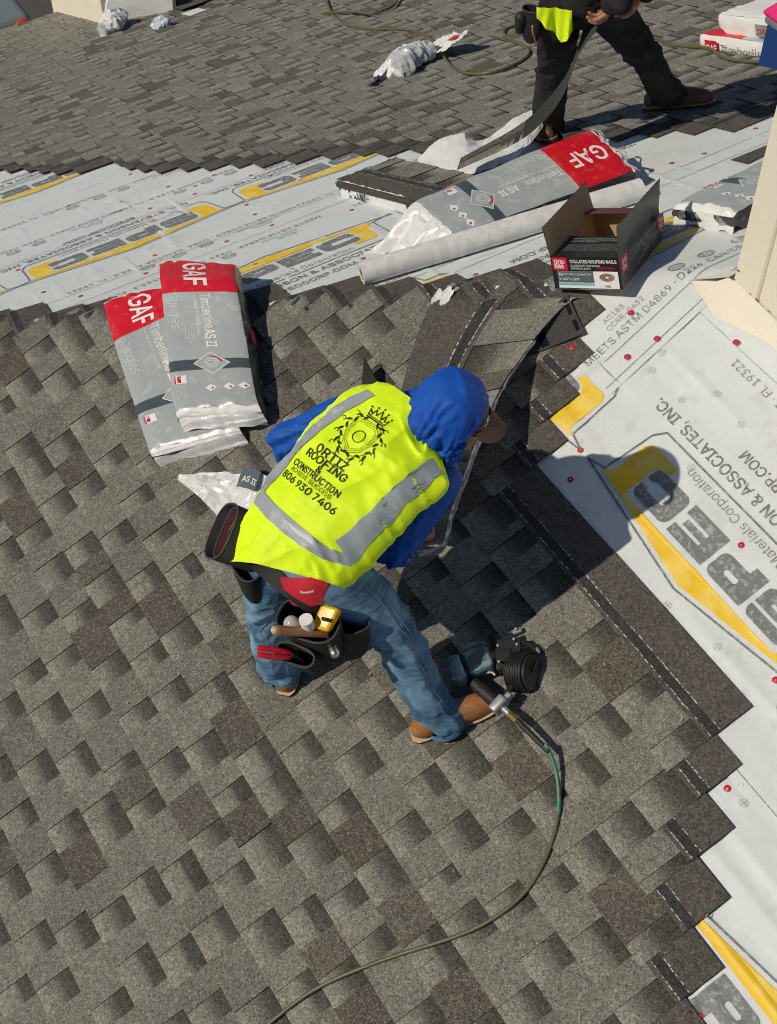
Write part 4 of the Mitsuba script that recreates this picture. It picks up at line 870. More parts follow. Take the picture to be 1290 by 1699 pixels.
HIVIS = mat('hi_vis_cloth', lambda p, n, uv: c3((.70, .95, .012)) * (.93 + .1 * (noise(p.x * 420, p.y * 420, p.z * 420) - .5) + .08 * (fbm(p.x * 6, p.y * 6, p.z * 6) - .5)), rough=.6, spec=.3)
REFL = mat('reflective_tape', lambda p, n, uv: c3((.285, .325, .36)) * (.92 + .16 * noise(p.x * 300, p.y * 300, p.z * 300)), rough=.42, spec=.6)
BLUEC = mat('blue_cloth', lambda p, n, uv: mix(c3((.004, .085, .46)), c3((.003, .055, .33)), fbm(p.x * 8, p.y * 8, p.z * 8)) * (.9 + .2 * noise(p.x * 420, p.y * 420, p.z * 420)), rough=.65, spec=.3, sheen=.3)
SKIN = mat('skin', lambda p, n, uv: c3((.30, .145, .088)) * (.88 + .24 * fbm(p.x * 40, p.y * 40, p.z * 40)), rough=.5)
HAIR = mat('black_hair', color=(.008, .007, .006), rough=.6)
TAN = mat('tan_leather', lambda p, n, uv: mix(c3((.33, .145, .048)), c3((.20, .080, .026)), fbm(p.x * 13, p.y * 13, p.z * 13)), rough=.5)
SOLE = mat('boot_sole', color=(.045, .032, .024), rough=.8)
WELT = mat('boot_welt', color=(.42, .30, .19), rough=.7)
BROWNL = mat('dark_brown_leather', lambda p, n, uv: mix(c3((.17, .080, .050)), c3((.075, .036, .026)), fbm(p.x * 14, p.y * 14, p.z * 14)), rough=.45)
NYLON = mat('black_nylon', lambda p, n, uv: c3((.014, .0145, .0155)) * (.7 + .8 * fbm(p.x * 26, p.y * 26, p.z * 26)) , rough=.7, spec=.35)
MAROON = mat('maroon_lining', color=(.065, .006, .010), rough=.8)
REDC = mat('red_cloth', lambda p, n, uv: c3((.48, .012, .030)) * (.85 + .3 * fbm(p.x * 20, p.y * 20, p.z * 20)), rough=.7)
BLACKINK = mat('black_ink', color=(.010, .014, .008), rough=.7)

def hand_mesh(wrist, d, palm, curl=.8, sc=1.0, left=False):
    d = unit(d); P0 = unit(V(palm, dtype=float) - d * (V(palm) @ d)); side = np.cross(d, P0) * (1 if left else -1); W = V(wrist, dtype=float); chains = []
    for i, (o, l) in enumerate(((.031, .070), (.010, .079), (-.011, .074), (-.030, .058))):
        k = W + d * (.090 - .004 * abs(i - 1.3)) * sc + side * o * sc; a = .1; p = k; c = [(k, .0102 * sc)]
        for s, f, r in ((.45, .50, .0098), (.31, .95, .0090), (.24, .70, .0078)):
            a += curl * f * (1 + .08 * i); dd = d * math.cos(a) + P0 * math.sin(a); p = p + dd * l * s * sc; c.append((p, r * sc))
        chains.append(c); chains.append([(W + side * o * .55 * sc, .0155 * sc), (k, .0112 * sc)])
    t0 = W + side * .022 * sc + d * .018 * sc; t1 = t0 + (side * .026 + d * .030 + P0 * .012) * sc; t2 = t1 + (d * .026 + side * .004 + P0 * .016) * sc; t3 = t2 + (d * .020 - side * .006 + P0 * .012) * sc
    chains.append([(t0, .015 * sc), (t1, .0118 * sc), (t2, .0105 * sc), (t3, .0088 * sc)])
    chains.append([(W - d * .05 * sc, .026 * sc), (W, .024 * sc)])
    return solid(chains, .0045, 8)
def boot(parent, ankle, heel, toe, up, leather, shaft=.10, lacing=False, sc=1.0):
    heel, toe, ankle, up = V(heel, dtype=float), V(toe, dtype=float), V(ankle, dtype=float), unit(up); f = unit(toe - heel); l = np.linalg.norm(toe - heel); s = np.cross(up, f)
    b = lambda a, h, q=0: heel + f * a * l + up * h + s * q
    m = solid([[(ankle + (ankle - b(.2, .06)) * 0 + up * .0, .050 * sc), (b(.20, .058), .043 * sc)], [(b(.10, .040), .036 * sc), (b(.30, .05), .043 * sc), (b(.52, .045), .043 * sc), (b(.72, .036), .043 * sc), (b(.86, .030), .037 * sc)], [(b(.30, .070), .040 * sc), (b(.58, .052), .036 * sc)], [(ankle, .05 * sc), (b(.45, .060), .036 * sc)]], .012, 10)
    m = crease(m, lambda v: .0022 * (ridges(v, 34, 5) - .5))
    part(parent, 'boot', m, leather, smooth=True)
    k = [key for key in scene if key.startswith(parent + '__boot') and key.count('__') == 1][-1]
    out = [(-.015, .020), (.03, .031), (.12, .034), (.35, .030), (.5, .034), (.70, .042), (.85, .038), (.95, .026), (1.0, .010)]
    poly = Polygon([(a * l, w) for a, w in out] + [(a * l, -w) for a, w in out[::-1]]).buffer(.004).buffer(.0)
    for nm, g, h0, h1, bs in (('sole', poly.buffer(.003), -.004, .012, SOLE), ('welt', poly.buffer(.0035), .0125, .0155, WELT)):
        e = trimesh.creation.extrude_polygon(g, h1 - h0, engine='earcut'); v = V(e.vertices); P = heel + v[:, :1] * f + v[:, 1:2] * s + (v[:, 2:] + h0) * up
        scene[k + '__' + nm] = mikit.ply((P, V(e.faces)), bs)
    return k

# ---- the crouching worker
J = dict(LK=(-.491, -1.732, .296), LH=(-.472, -1.808, .721), RH=(-.365, -1.925, .712), RK=(-.223, -2.089, .378), N=(.047, -1.75, .998), LS=(-.072, -1.605, .912), RS=(-.013, -1.944, .886), LE=(-.258, -1.467, .744), RE=(-.144, -1.937, .628), HC=(.094, -1.899, 1.05), LA=(-.46, -1.711, -.11), RA=(-.136, -2.238, .038))
J = {k_: V(v_, dtype=float) for k_, v_ in J.items()}
PEL, AX, LF, BN = V([-.419, -1.867, .717]), V([.8371, .2104, .505]), V([-.2583, .9657, .0259]), V([-.4822, -.1521, .8628])
bf = lambda s, l, n: PEL + np.asarray(s)[..., None] * AX + np.asarray(l)[..., None] * LF + np.asarray(n)[..., None] * BN
w1 = thing('person', 'crouching worker in neon yellow vest, blue hood and jeans', 'person')
# trousers
hipL, hipR = bf(-.02, .085, -.015), bf(-.02, -.085, -.025)
cl = [(hipL, .105), (J['LH'] * .45 + J['LK'] * .55 + V([-.01, 0, 0]), .088), (J['LK'], .074), (J['LK'] * .5 + J['LA'] * .5 + V([-.015, 0, 0]), .070), (J['LA'] + V([0, 0, .0]), .066)]
cr = [(hipR, .105), (J['RH'] * .45 + J['RK'] * .55, .090), (J['RK'], .076), (J['RK'] * .5 + J['RA'] * .5 + V([-.012, .012, 0]), .072), (J['RA'], .067)]
tr = solid([cl, cr, [(hipL, .105), (hipR, .105)], [(bf(.08, .06, -.03), .095), (hipL, .105)], [(bf(.08, -.06, -.03), .095), (hipR, .105)]], .0105, 10)
def trouser_fold(chains, amp=1.0):
    def fn(v):
        d = np.zeros(len(v)); bd = np.full(len(v), 9.)
        for ch_ in chains:
            T, A, o = along(v, ch_); c = V([p for p, _ in ch_], dtype=float); r = np.min(np.linalg.norm(v[:, None] - c[None], axis=2), axis=1)
            k1 = np.exp(-((T - o) / .13) ** 2); kk = np.exp(-((T - .40) / .10) ** 2); base = .35 + 1.2 * k1 + .7 * kk
            q = np.stack([T * 13 + 1.1 * np.sin(A + T * 4), .9 * np.cos(A), .9 * np.sin(A)], -1); q2 = np.stack([T * 27 + 2.2 * np.sin(A + 1), 1.4 * np.cos(A), 1.4 * np.sin(A)], -1); q3 = np.stack([T * 4, 1.6 * np.cos(A), 1.6 * np.sin(A)], -1)
            sh_ = lambda n_: (1 - np.abs(2 * n_ - 1)) ** 2.2
            h = base * (.0150 * (sh_(meshkit.noise(q, 3)) - .40) + .0075 * (sh_(meshkit.noise(q2, 8)) - .40)) + .008 * (sh_(meshkit.noise(q3, 11)) - .4)
            u = r < bd; d[u], bd[u] = h[u], r[u]
        return amp * d
    return fn
crease(tr, trouser_fold([cl, cr])); part(w1, 'trousers', tr, JEANS, smooth=True)
kt = w1 + '__trousers'
STITCH = mat('stitching', color=(.20, .27, .33), rough=.9)
def seam(ch_, off, name, r=.0012):
    from scipy.spatial import cKDTree
    P = V([p for p, _ in ch_], dtype=float); t = np.r_[0, np.cumsum(np.linalg.norm(np.diff(P, axis=0), axis=1))]; from scipy.interpolate import CubicSpline
    q = CubicSpline(t, P)(np.linspace(.08, t[-1] - .01, 60)) + off * .07; tv = V(tr.vertices); kd = cKDTree(tv); _, ix = kd.query(q); nn = V(tr.vertex_normals)[ix]
    path = tv[ix] + nn * .0008; path = np.apply_along_axis(lambda c: np.convolve(np.pad(c, 3, mode='edge'), np.ones(7) / 7, 'valid'), 0, path)
    path, ok = path, None; scene[numbered(kt + '__' + name)] = mikit.ply(hose_path(path[::2] + V(tr.vertex_normals)[ix][::2] * .0015, r, 5, .01), STITCH, smooth=True)
seam(cr, unit(CAM - J['RK']) * .8 + unit(V([.3, -.2, .4])) * .3, 'seam'); seam(cr, unit(CAM - J['RK']) * .8 + unit(V([.45, -.2, .4])) * .55, 'seam')
seam(cl, unit(CAM - J['LK']) * .9 + LF * .2, 'seam')
for side_, a_, b_ in (('L', 'LA', 'LK'), ('R', 'RA', 'RK')):
    ax_ = unit(J[b_] - J[a_]); e_ = J[a_] - ax_ * .060
    tv, tf = tube(J[a_] - ax_ * .058, J[a_] - ax_ * .030, .0685, 30, 4, .05, 7); part(w1, 'cuff', (tv, tf), JEANS, smooth=True)
boot(w1, J['RA'] - V([0, 0, .0]), V([-.205, -2.212, -.090]) + NC * .038, V([.070, -2.305, .031]) + NC * .036, NC, TAN)
boot(w1, J['LA'], V([-.468, -1.775, -.205]) + NC * .038, V([-.270, -1.600, -.118]) + NC * .036, NC, TAN)
# shirt: torso and sleeves
fwd = -BN
hR, hL = V([.02, -1.80, .40]), V([-.18, -1.60, .40])
st = solid([[(bf(.0, 0, -.045), .105), (bf(.2, 0, -.04), .120), (bf(.38, 0, -.04), .12)], [(J['LS'] - BN * .05, .075), (bf(.40, 0, -.02), .11), (J['RS'] - BN * .05, .075)], [(bf(.45, 0, -.05), .075), (J['N'] - BN * .05, .06)],
            [(J['LS'] - BN * .04, .068), (J['LE'], .052), (J['LE'] * .35 + hL * .65, .040)], [(J['RS'] - BN * .05, .070), (J['RE'] + V([0, 0, -.02]), .056), (J['RE'] * .35 + hR * .65, .042)]], .013, 10)
def sleeve_fold(v):
    d = np.zeros(len(v)); bd = np.full(len(v), 9.)
    for ch_ in ([(J['LS'], 0), (J['LE'], 0), (J['LE'] * .35 + hL * .65, 0)], [(J['RS'], 0), (J['RE'], 0), (J['RE'] * .35 + hR * .65, 0)]):
        T, A, o = along(v, ch_); c = V([p for p, _ in ch_], dtype=float); r = np.min(np.linalg.norm(v[:, None] - c[None], axis=2), axis=1); k1 = .45 + .9 * np.exp(-((T - .29) / .08) ** 2)
        q = np.stack([T * 16 + 1.6 * np.sin(A), .9 * np.cos(A), .9 * np.sin(A)], -1); q2 = np.stack([T * 7, 2.4 * np.cos(A), 2.4 * np.sin(A)], -1)
        h = k1 * .014 * ((1 - np.abs(2 * meshkit.noise(q, 23) - 1)) ** 2 - .4) + .009 * ((1 - np.abs(2 * meshkit.noise(q2, 24) - 1)) ** 2 - .4); u = r < bd; d[u], bd[u] = h[u], r[u]
    return d
crease(st, sleeve_fold); part(w1, 'shirt', st, BLUEC, smooth=True)
part(w1, 'hand', hand_mesh(hR, V([.5, .25, -.5]), V([.3, .6, .5]), .9), SKIN, smooth=True); part(w1, 'hand', hand_mesh(hL, V([.5, -.2, -.5]), V([.3, -.6, .5]), .9, left=True), SKIN, smooth=True)
# vest
_rows = [((-.168, .160), (-.015, -.190), .125), ((-.080, .203), (.085, -.215), .135), ((.035, .222), (.182, -.231), .136), ((.168, .225), (.287, -.248), .132), ((.271, .222), (.398, -.270), .130), ((.352, .213), (.432, -.250), .122), ((.435, .195), (.468, -.199), .105), ((.510, .150), (.505, -.145), .095), ((.552, .085), (.556, -.070), .088)]
from scipy.interpolate import CubicSpline
_csL, _csR, _csC = CubicSpline(np.arange(9), V([r[0] for r in _rows])), CubicSpline(np.arange(9), V([r[1] for r in _rows])), CubicSpline(np.arange(9), V([r[2] for r in _rows]))
def vest_at(r, b, up=True):
    L, R, c = _csL(r), _csR(r), _csC(r); sl_ = L + (R - L) * b[..., None]; k = (1 - np.abs(2 * b - 1) ** 2.3) ** .62
    off = .020 - .035 * np.clip(1 - r / 2.2, 0, 1); h = off + c * k if up else off - .10 * k
    P = bf(sl_[..., 0], sl_[..., 1], h)
    q = np.stack([sl_[..., 0] * 9, sl_[..., 1] * 9, 0 * h], -1); f1 = 1 - np.abs(2 * meshkit.noise(q * [.55, 1.5, 1] + .35 * q[..., ::-1], 5) - 1); f2 = 1 - np.abs(2 * meshkit.noise(q * [2.6, 1.0, 1] + [3, 1, 0], 9) - 1)
    edge = np.clip((b - .62) / .3, 0, 1) + .7 * np.clip((.25 - b) / .25, 0, 1) + .6 * np.clip((1.2 - r) / 1.2, 0, 1)
    q3 = np.stack([sl_[..., 0] * 26 - sl_[..., 1] * 14, sl_[..., 1] * 9, 0 * h], -1); f3 = 1 - np.abs(2 * meshkit.noise(q3, 15) - 1)
    q4 = np.stack([sl_[..., 0] * 5 + sl_[..., 1] * 9, sl_[..., 1] * 4 - sl_[..., 0] * 3, 0 * h], -1); f4 = (1 - np.abs(2 * meshkit.noise(q4, 19) - 1)) ** 3
    d = .010 * (f1 - .5) + .007 * (f2 - .5) + .022 * edge * (f3 ** 1.8 - .4) + .012 * (f4 - .3)
    return P + BN * d[..., None]
rr, bb_ = np.linspace(0, 8, 110), (1 - np.cos(np.linspace(0, np.pi, 90))) / 2
vu, fu = grid_mesh(rr, bb_, lambda r, b: vest_at(r, b)); vd, fd_ = grid_mesh(rr, bb_, lambda r, b: vest_at(r, b, False))
part(w1, 'vest', cat_mesh([(vu, fu[:, ::-1]), (vd, fd_)]), HIVIS, smooth=True)
kv = w1 + '__vest'
_hx = np.stack([(vu - PEL) @ AX, (vu - PEL) @ LF], -1); _hn = (vu - PEL) @ BN; _hi = LinearNDInterpolator(_hx, _hn); _hj = NearestNDInterpolator(_hx, _hn)
def on_vest(sl_, lift=.0016):
    h = _hi(sl_); h = np.where(np.isnan(h), _hj(sl_), h); return bf(sl_[:, 0], sl_[:, 1], h + lift)
def vdecal(name, m, bsdf, lift=.0016):
    v, f = m; scene[numbered(kv + '__' + name)] = mikit.ply(orient(on_vest(v, lift), f, BN), bsdf, smooth=True)
def ribbon2d(a, b):
    g = Polygon(list(a) + list(b)[::-1]).buffer(0); return poly2d(g, .014)
vdecal('reflective_tape', ribbon2d([(.500, .098), (.455, .128), (.409, .148), (.36, .166), (.317, .180), (.25, .193), (.20, .200), (.12, .205), (.070, .205)], [(.497, .058), (.46, .075), (.415, .097), (.36, .115), (.314, .130), (.25, .145), (.20, .154), (.12, .160), (.068, .160)]), REFL, .0034)
vdecal('reflective_tape', ribbon2d([(.450, -.196), (.36, -.186), (.279, -.172), (.20, -.158), (.140, -.146), (.085, -.128)], [(.430, -.240), (.35, -.235), (.266, -.222), (.19, -.210), (.12, -.200), (.06, -.190)]), REFL, .0038)
vdecal('reflective_tape', ribbon2d([(.074, .200), (.062, .10), (.058, .02), (.056, -.06), (.056, -.127), (.085, -.188)], [(.024, .192), (.014, .10), (.010, .01), (.012, -.06), (.020, -.127), (.050, -.190)]), REFL, .0030)
def vtext(s, h, cx, cl_, bold=True, stretch=1.0):
    v, f = text2d(s, h, bold, 'c', stretch); vdecal('lettering', (np.stack([cx - h / 2 + v[:, 1], cl_ - v[:, 0]], -1), f), BLACKINK, .0022)
vtext('ORTIZ', .026, .274, .034, True, 1.15); vtext('ROOFING', .024, .246, .034, True, 1.15); vtext('&', .020, .222, .036, True); vtext('CONSTRUCTION', .020, .199, .036, True, .92)
vtext('ACHIEVE SUCCESS', .0135, .178, .042, False, 1.05); vtext('806 930 7406', .0225, .152, .032, True, 1.10)
def crest():
    """crest: nested shield outlines, an inner ring, a crown and a wreath of curled leaves"""
    def sh(k): return Polygon([(-.044 * k, .040 * k), (-.028 * k, .050 * k), (0, .046 * k), (.028 * k, .050 * k), (.044 * k, .040 * k), (.046 * k, -.004 * k), (.030 * k, -.034 * k), (0, -.052 * k), (-.030 * k, -.034 * k), (-.046 * k, -.004 * k)])
    g = [sh(1.12).buffer(.004).difference(sh(1.12).buffer(.0025)), sh(.98).buffer(.004).difference(sh(.98).buffer(.0028)), sh(.84).buffer(.004).difference(sh(.84).buffer(.0028))]
    ri = affinity.scale(Point(0, 0).buffer(.0205, 24), 1.0, 1.05); g.append(ri.difference(ri.buffer(-.0028)))
    cr_ = Polygon([(-.036, 0), (-.040, .024), (-.026, .012), (-.020, .032), (-.010, .014), (0, .038), (.010, .014), (.020, .032), (.026, .012), (.040, .024), (.036, 0)]); cr_ = cr_.difference(cr_.buffer(-.003)).union(shapely.box(-.036, -.006, .036, -.002))
    g.append(affinity.translate(cr_, .006, .072)); g += [Point(x + .006, y + .072).buffer(.0035) for x, y in ((-.040, .028), (-.020, .036), (0, .043), (.020, .036), (.040, .028))]
    for sgn in (-1, 1):
        for i in range(11):
            a = math.radians(-82 + 15 * i); R = .066 + .010 * (i % 2); x, y = sgn * R * math.cos(a), R * math.sin(a) * .98
            lf_ = affinity.scale(Point(0, 0).buffer(.012, 12), .36, 1.05); lf_ = lf_.intersection(affinity.translate(Point(0, 0).buffer(.014, 12), .011, 0)).buffer(.0006)
            lf_ = affinity.rotate(lf_, math.degrees(a) * sgn + (40 if i % 2 else -35) * sgn, origin=(0, 0)); g.append(affinity.translate(lf_, x, y))
            if i % 2 == 0:
                t = np.linspace(0, 4.4, 16); rr_ = .010 * (1 - t / 6.5); cx_, cy_ = sgn * (.082 + .004 * (i % 4)) * math.cos(a + .1), .082 * math.sin(a + .1)
                g.append(LineString(np.stack([cx_ + sgn * rr_ * np.cos(t + a), cy_ + rr_ * np.sin(t + a)], -1)).buffer(.0012))
    g.append(LineString([(.066 * math.cos(t), .066 * math.sin(t)) for t in np.linspace(-2.9, -.24, 30)]).buffer(.0011))
    return poly2d(shapely.union_all([q.buffer(0) for q in g]).simplify(.0004), None)
vc, fc2 = crest(); vdecal('crest', (np.stack([.370 + vc[:, 1] * .96, .006 - vc[:, 0] * .96], -1), fc2), BLACKINK, .0022)
# head
FD = unit(.26 * AX - .80 * LF - .54 * BN); UPH = .75 * AX + .70 * BN + .0 * LF; UPH = unit(UPH - FD * (UPH @ FD)); SD = np.cross(UPH, FD)      # SD: towards his left
HC = J['HC'] + FD * .0 + AX * .005
hd = lambda f, u, s=0: HC + FD * f + UPH * u + SD * s
hm = solid([[(hd(-.02, .03), .088)], [(hd(.02, .0), .074), (hd(.045, -.075), .046)], [(hd(-.03, -.05), .06), (J['N'] - BN * .06 - AX * .02, .05)], [(hd(.088, -.012), .009), (hd(.104, -.038), .012)], [(hd(.07, -.075, .0), .020), (hd(.07, -.105), .018)],
            [(hd(.078, -.064, .018), .007), (hd(.078, -.064, -.018), .007)], [(hd(.0, -.03, .078), .012), (hd(-.005, -.06, .078), .009)], [(hd(.0, -.03, -.078), .012), (hd(-.005, -.06, -.078), .009)]], .007, 5)
part(w1, 'head', hm, SKIN, smooth=True); kh = w1 + '__head'
for s in (-1, 1): scene[numbered(kh + '__eye')] = mikit.ply(m3.Manifold.sphere(.011, 20).translate(hd(.080, .004, .031 * s).tolist()), mat('eye', color=(.55, .5, .45), rough=.2) if s < 0 else 'mat_eye', smooth=True)
bd_ = solid([[(hd(.035, -.085, .052), .022), (hd(.075, -.108, .02), .024), (hd(.075, -.108, -.02), .024), (hd(.035, -.085, -.052), .022)], [(hd(.0, -.06, .072), .014), (hd(.035, -.085, .052), .020)], [(hd(.0, -.06, -.072), .014), (hd(.035, -.085, -.052), .020)]], .008, 4)
crease(bd_, lambda v: .003 * (meshkit.noise(v * 300, 3) - .5)); scene[kh + '__beard'] = mikit.ply(bd_, HAIR, smooth=True)
hood = m3.Manifold.batch_boolean([m3.Manifold.batch_hull([m3.Manifold.sphere(r, 28).translate(p.tolist()) for p, r in q]) for q in ([(hd(-.022, .034), .101), (hd(-.030, -.02), .103)], [(hd(-.03, -.03), .097), (J['N'] - BN * .045 - AX * .03, .070)], [(hd(.0, -.06), .090), (J['N'] - BN * .06 - LF * .03, .075)])], m3.OpType.Add)
face = m3.Manifold.batch_hull([m3.Manifold.sphere(.078, 28).translate(hd(.085, .005).tolist()), m3.Manifold.sphere(.068, 28).translate(hd(.09, -.09).tolist()), m3.Manifold.sphere(.08, 24).translate(hd(.20, -.05).tolist())])
hood = hood - face - m3.Manifold.batch_hull([m3.Manifold.sphere(.088, 24).translate(hd(-.01, .02).tolist()), m3.Manifold.sphere(.07, 24).translate(hd(.05, -.07).tolist())])
ho = smoothm(hood, .006, 5)
def hoodfold(v):
    q = v - bf(.455, -.135, .015); r = np.linalg.norm(q, axis=1); a = np.arctan2(q @ LF, q @ AX); b = np.arctan2(q @ BN, q @ AX)
    fo = 1 - np.abs(2 * meshkit.noise(np.stack([a * 5.5 + 3, b * 5.5, r * 2], -1), 12) - 1); f1 = 1 - np.abs(2 * meshkit.noise(np.stack([a * 11, b * 9, r * 3], -1), 13) - 1)
    e = v - hd(-.09, .09, .05); rim = np.exp(-((np.linalg.norm(e, axis=1) - .05) / .03) ** 2) * (1 - np.abs(2 * meshkit.noise(v * 17, 16) - 1) - .5)
    k = np.clip(1.35 - r / .20, .0, 1)
    fd2 = np.minimum(np.linalg.norm(v - hd(.085, .005), axis=1) - .078, np.linalg.norm(v - hd(.09, -.09), axis=1) - .068); hem = np.exp(-((fd2 - .012) / .006) ** 2)
    sm = np.exp(-(((v - HC) @ SD) / .0035) ** 2) * (((v - HC) @ UPH) > .0)
    q6 = np.stack([(v - HC) @ SD * 5, (v - HC) @ FD * 13 + (v - HC) @ SD * 6, (v - HC) @ UPH * 6], -1); f6 = (1 - np.abs(2 * meshkit.noise(q6, 18) - 1)) ** 3
    return k * (.024 * (fo ** 1.6 - .5) + .012 * (f1 ** 1.5 - .45)) + .007 * rim + .004 * hem - .0022 * sm + .009 * (f6 - .3) + .003 * (1 - np.abs(2 * meshkit.noise(v * V([14, 14, 9.]), 14) - 1) - .5)
crease(ho, hoodfold); part(w1, 'hood', ho, BLUEC, smooth=True)
CAPC = mat('brown_cap_cloth', lambda p, n, uv: c3((.070, .044, .034)) * (.85 + .3 * noise(p.x * 400, p.y * 400, p.z * 400)), rough=.8)
def brim(u, w):
    a = (w - .5) * np.pi * .96; s = .084 * np.sign(np.sin(a)) * np.abs(np.sin(a)) ** .85 * (1 - .10 * u); f = .060 + .030 * np.cos(a) + u * .066 * np.abs(np.cos(a)) ** .45
    return hd(0, 0) + f[..., None] * FD + s[..., None] * SD + (.052 - .030 * u - .026 * (s / .08) ** 2)[..., None] * UPH
bvt, bft = grid_mesh(np.linspace(0, 1, 16), np.linspace(0, 1, 30), brim)
part(w1, 'cap_brim', (np.vstack([bvt, bvt - UPH * .004]), np.vstack([bft, bft[:, ::-1] + len(bvt)])), CAPC, smooth=True)
part(w1, 'cap', smoothm(m3.Manifold.sphere(.0965, 40).translate(hd(-.012, .030).tolist()) ^ m3.Manifold.batch_hull([m3.Manifold.cube([.22, .22, .11], True).translate([.06, 0, .075])]).transform(np.c_[np.stack([FD, SD, UPH], 1), HC][:, :4]), .012, 2), CAPC, smooth=True)
sg = thing('sunglasses', 'dark sunglasses worn under the brown cap brim', 'glasses')
part(sg, 'lens', solid([[(hd(.090, .0, .018), .010), (hd(.084, -.002, .045), .010)]], .006, 2), GLS, smooth=True); part(sg, 'lens', solid([[(hd(.090, .0, -.018), .010), (hd(.084, -.002, -.045), .010)]], .006, 2), GLS, smooth=True)
for s in (-1, 1): part(sg, 'temple', hose_path([hd(.080, .002, .055 * s), hd(.05, .002, .078 * s), hd(.0, -.004, .086 * s)], .0035, 8), GLS, smooth=True)

# ---- tool belt and tools
def pouch(parent, name, c, up, out, wd, dp, ht, lean=.0, taper=.8, lining=None, mt=None):
    """open-topped bag: c = centre of the mouth, up = towards the mouth, out = away from the body"""
    up, out = unit(up), unit(V(out, dtype=float) - unit(up) * (V(out) @ unit(up))); sd = np.cross(up, out); c = V(c, dtype=float); a = np.linspace(0, 2 * np.pi, 41)
    prof = [(0, 1, 0), (.18, .99, 0), (.5, .95, 0), (.8, taper + .05, 0), (.94, taper * .9, 0), (1, taper * .6, 0)]
    def ring(h, k, ins): return c - up * ht * h + out * lean * h + ((wd / 2 - ins) * k * np.sign(np.cos(a)) * np.abs(np.cos(a)) ** .7)[:, None] * sd + ((dp / 2 - ins) * k * np.sign(np.sin(a)) * np.abs(np.sin(a)) ** .75)[:, None] * out
    rings = [ring(h, k, 0) for h, k, _ in prof]; rings.append(np.repeat(rings[-1].mean(0)[None], 41, 0))
    def loft(R):
        v = np.vstack(R); f = []
        for k in range(len(R) - 1):
            for i in range(40): f += [[k*41+i, k*41+i+1, (k+1)*41+i+1], [k*41+i, (k+1)*41+i+1, (k+1)*41+i]]
        return v, V(f)
    inner = [ring(h * .93, k, .005) for h, k, _ in prof]; inner.append(np.repeat(inner[-1].mean(0)[None], 41, 0))
    v, f = loft([inner[0]] + [rings[0]] + rings); v = v + .006 * (meshkit.noise(v * 26, 6) - .5)[:, None] * out
    k = part(parent, name, (v, f), mt or NYLON, smooth=True); scene[k + '__lining'] = mikit.ply(loft(inner), lining or NYLON, smooth=True)
    rm = rings[0]; scene[k + '__rim'] = mikit.ply(hose_path(np.vstack([rm[:-1:2], rm[:1]]) , .0028, 6, .008), mat('grey_webbing', color=(.05, .052, .055), rough=.7) if 'mat_grey_webbing' not in scene else 'mat_grey_webbing', smooth=True)
    return k
tb = thing('tool_belt', 'black tool belt with open pouches and a red back pad on the crouching worker', 'tool belt')
part(tb, 'belt', (lambda: (lambda g: g)(grid_mesh(np.linspace(0, 2 * np.pi, 60), np.linspace(0, 1, 4), lambda a, w: bf(-.115 + .05 * (w - .5) + .0 * np.sin(a), -.02 + .132 * np.sin(a), .098 * np.cos(a) - .03))))(), NYLON, smooth=True)
UPZ = V([0, 0, 1.])
_pu, _po = UPZ * .70 + LF * .35 - AX * .45, LF * .75 - AX * .25
pouch(tb, 'pouch', V([-.590, -1.655, .690]), _pu, _po, .185, .125, .20, -.12, .72)
pouch(tb, 'pouch', V([-.590, -1.655, .690]) - unit(_po) * .022 + unit(_pu) * .006, _pu, _po, .165, .060, .19, -.12, .72, MAROON)
pouch(tb, 'pouch', V([-.545, -1.72, .640]), UPZ * .9 - AX * .2 + LF * .2, -AX + LF * .6, .10, .05, .15, .0, .8)
pouch(tb, 'pouch', V([-.575, -1.775, .640]), UPZ * .9 - AX * .12, -AX + LF * .25, .125, .075, .17, .0, .8)
pouch(tb, 'pouch', V([-.500, -2.030, .600]), UPZ * .92 - AX * .25, -AX - LF * .35, .20, .125, .22, -.01, .8)
pouch(tb, 'pouch', V([-.570, -2.065, .515]), UPZ * .85 - AX * .35, -AX - LF * .3, .135, .060, .155, .0, .75)
pouch(tb, 'pouch', V([-.375, -2.085, .560]), UPZ, -LF * .9 - AX * .4, .10, .075, .17, .0, .8)
rp = [V(q_) for q_ in [[-0.54, -1.943, 0.746], [-0.421, -2.03, 0.763], [-0.444, -2.053, 0.667], [-0.543, -1.987, 0.642]]]
def redpad(u, w):
    u = .5 + (u - .5) * (1 - .22 * w ** 2); w = w * (1 - .30 * np.abs(2 * u - 1) ** 3)
    P = rp[0] * ((1 - u) * (1 - w))[..., None] + rp[1] * (u * (1 - w))[..., None] + rp[2] * (u * w)[..., None] + rp[3] * ((1 - u) * w)[..., None]
    return P + (.022 * np.sin(np.pi * u) * np.sin(np.pi * np.clip(w * .8 + .1, 0, 1)))[..., None] * unit(CAM - PEL)
part(tb, 'red_pad', grid_mesh(np.linspace(0, 1, 20), np.linspace(0, 1, 14), redpad), REDC, smooth=True)
_rs = np.random.default_rng(5); tv_, tf_ = join2d([shift2d(poly2d(LineString([(0, 0), (.004, .004 + .003 * _rs.random()), (.007, .001)]).buffer(.0012)), -.028 + .0075 * q, -.002 + .003 * _rs.random()) for q in range(8)]); P_ = redpad(.52 + tv_[:, 0] / .19, .52 - tv_[:, 1] / .09) + unit(CAM - PEL) * .003
part(tb, 'lettering', orient(P_, tf_, unit(CAM - PEL)), PWHITE)
for q in range(5): part(tb, 'nail', hose_path([V([-.575 + .008 * q, -1.665 + .006 * q, .672]), V([-.567 + .008 * q, -1.668 + .006 * q, .700])], .0016, 5), mat('brass', color=(.55, .40, .18), rough=.35, metallic=.8) if q == 0 else 'mat_brass', smooth=True)
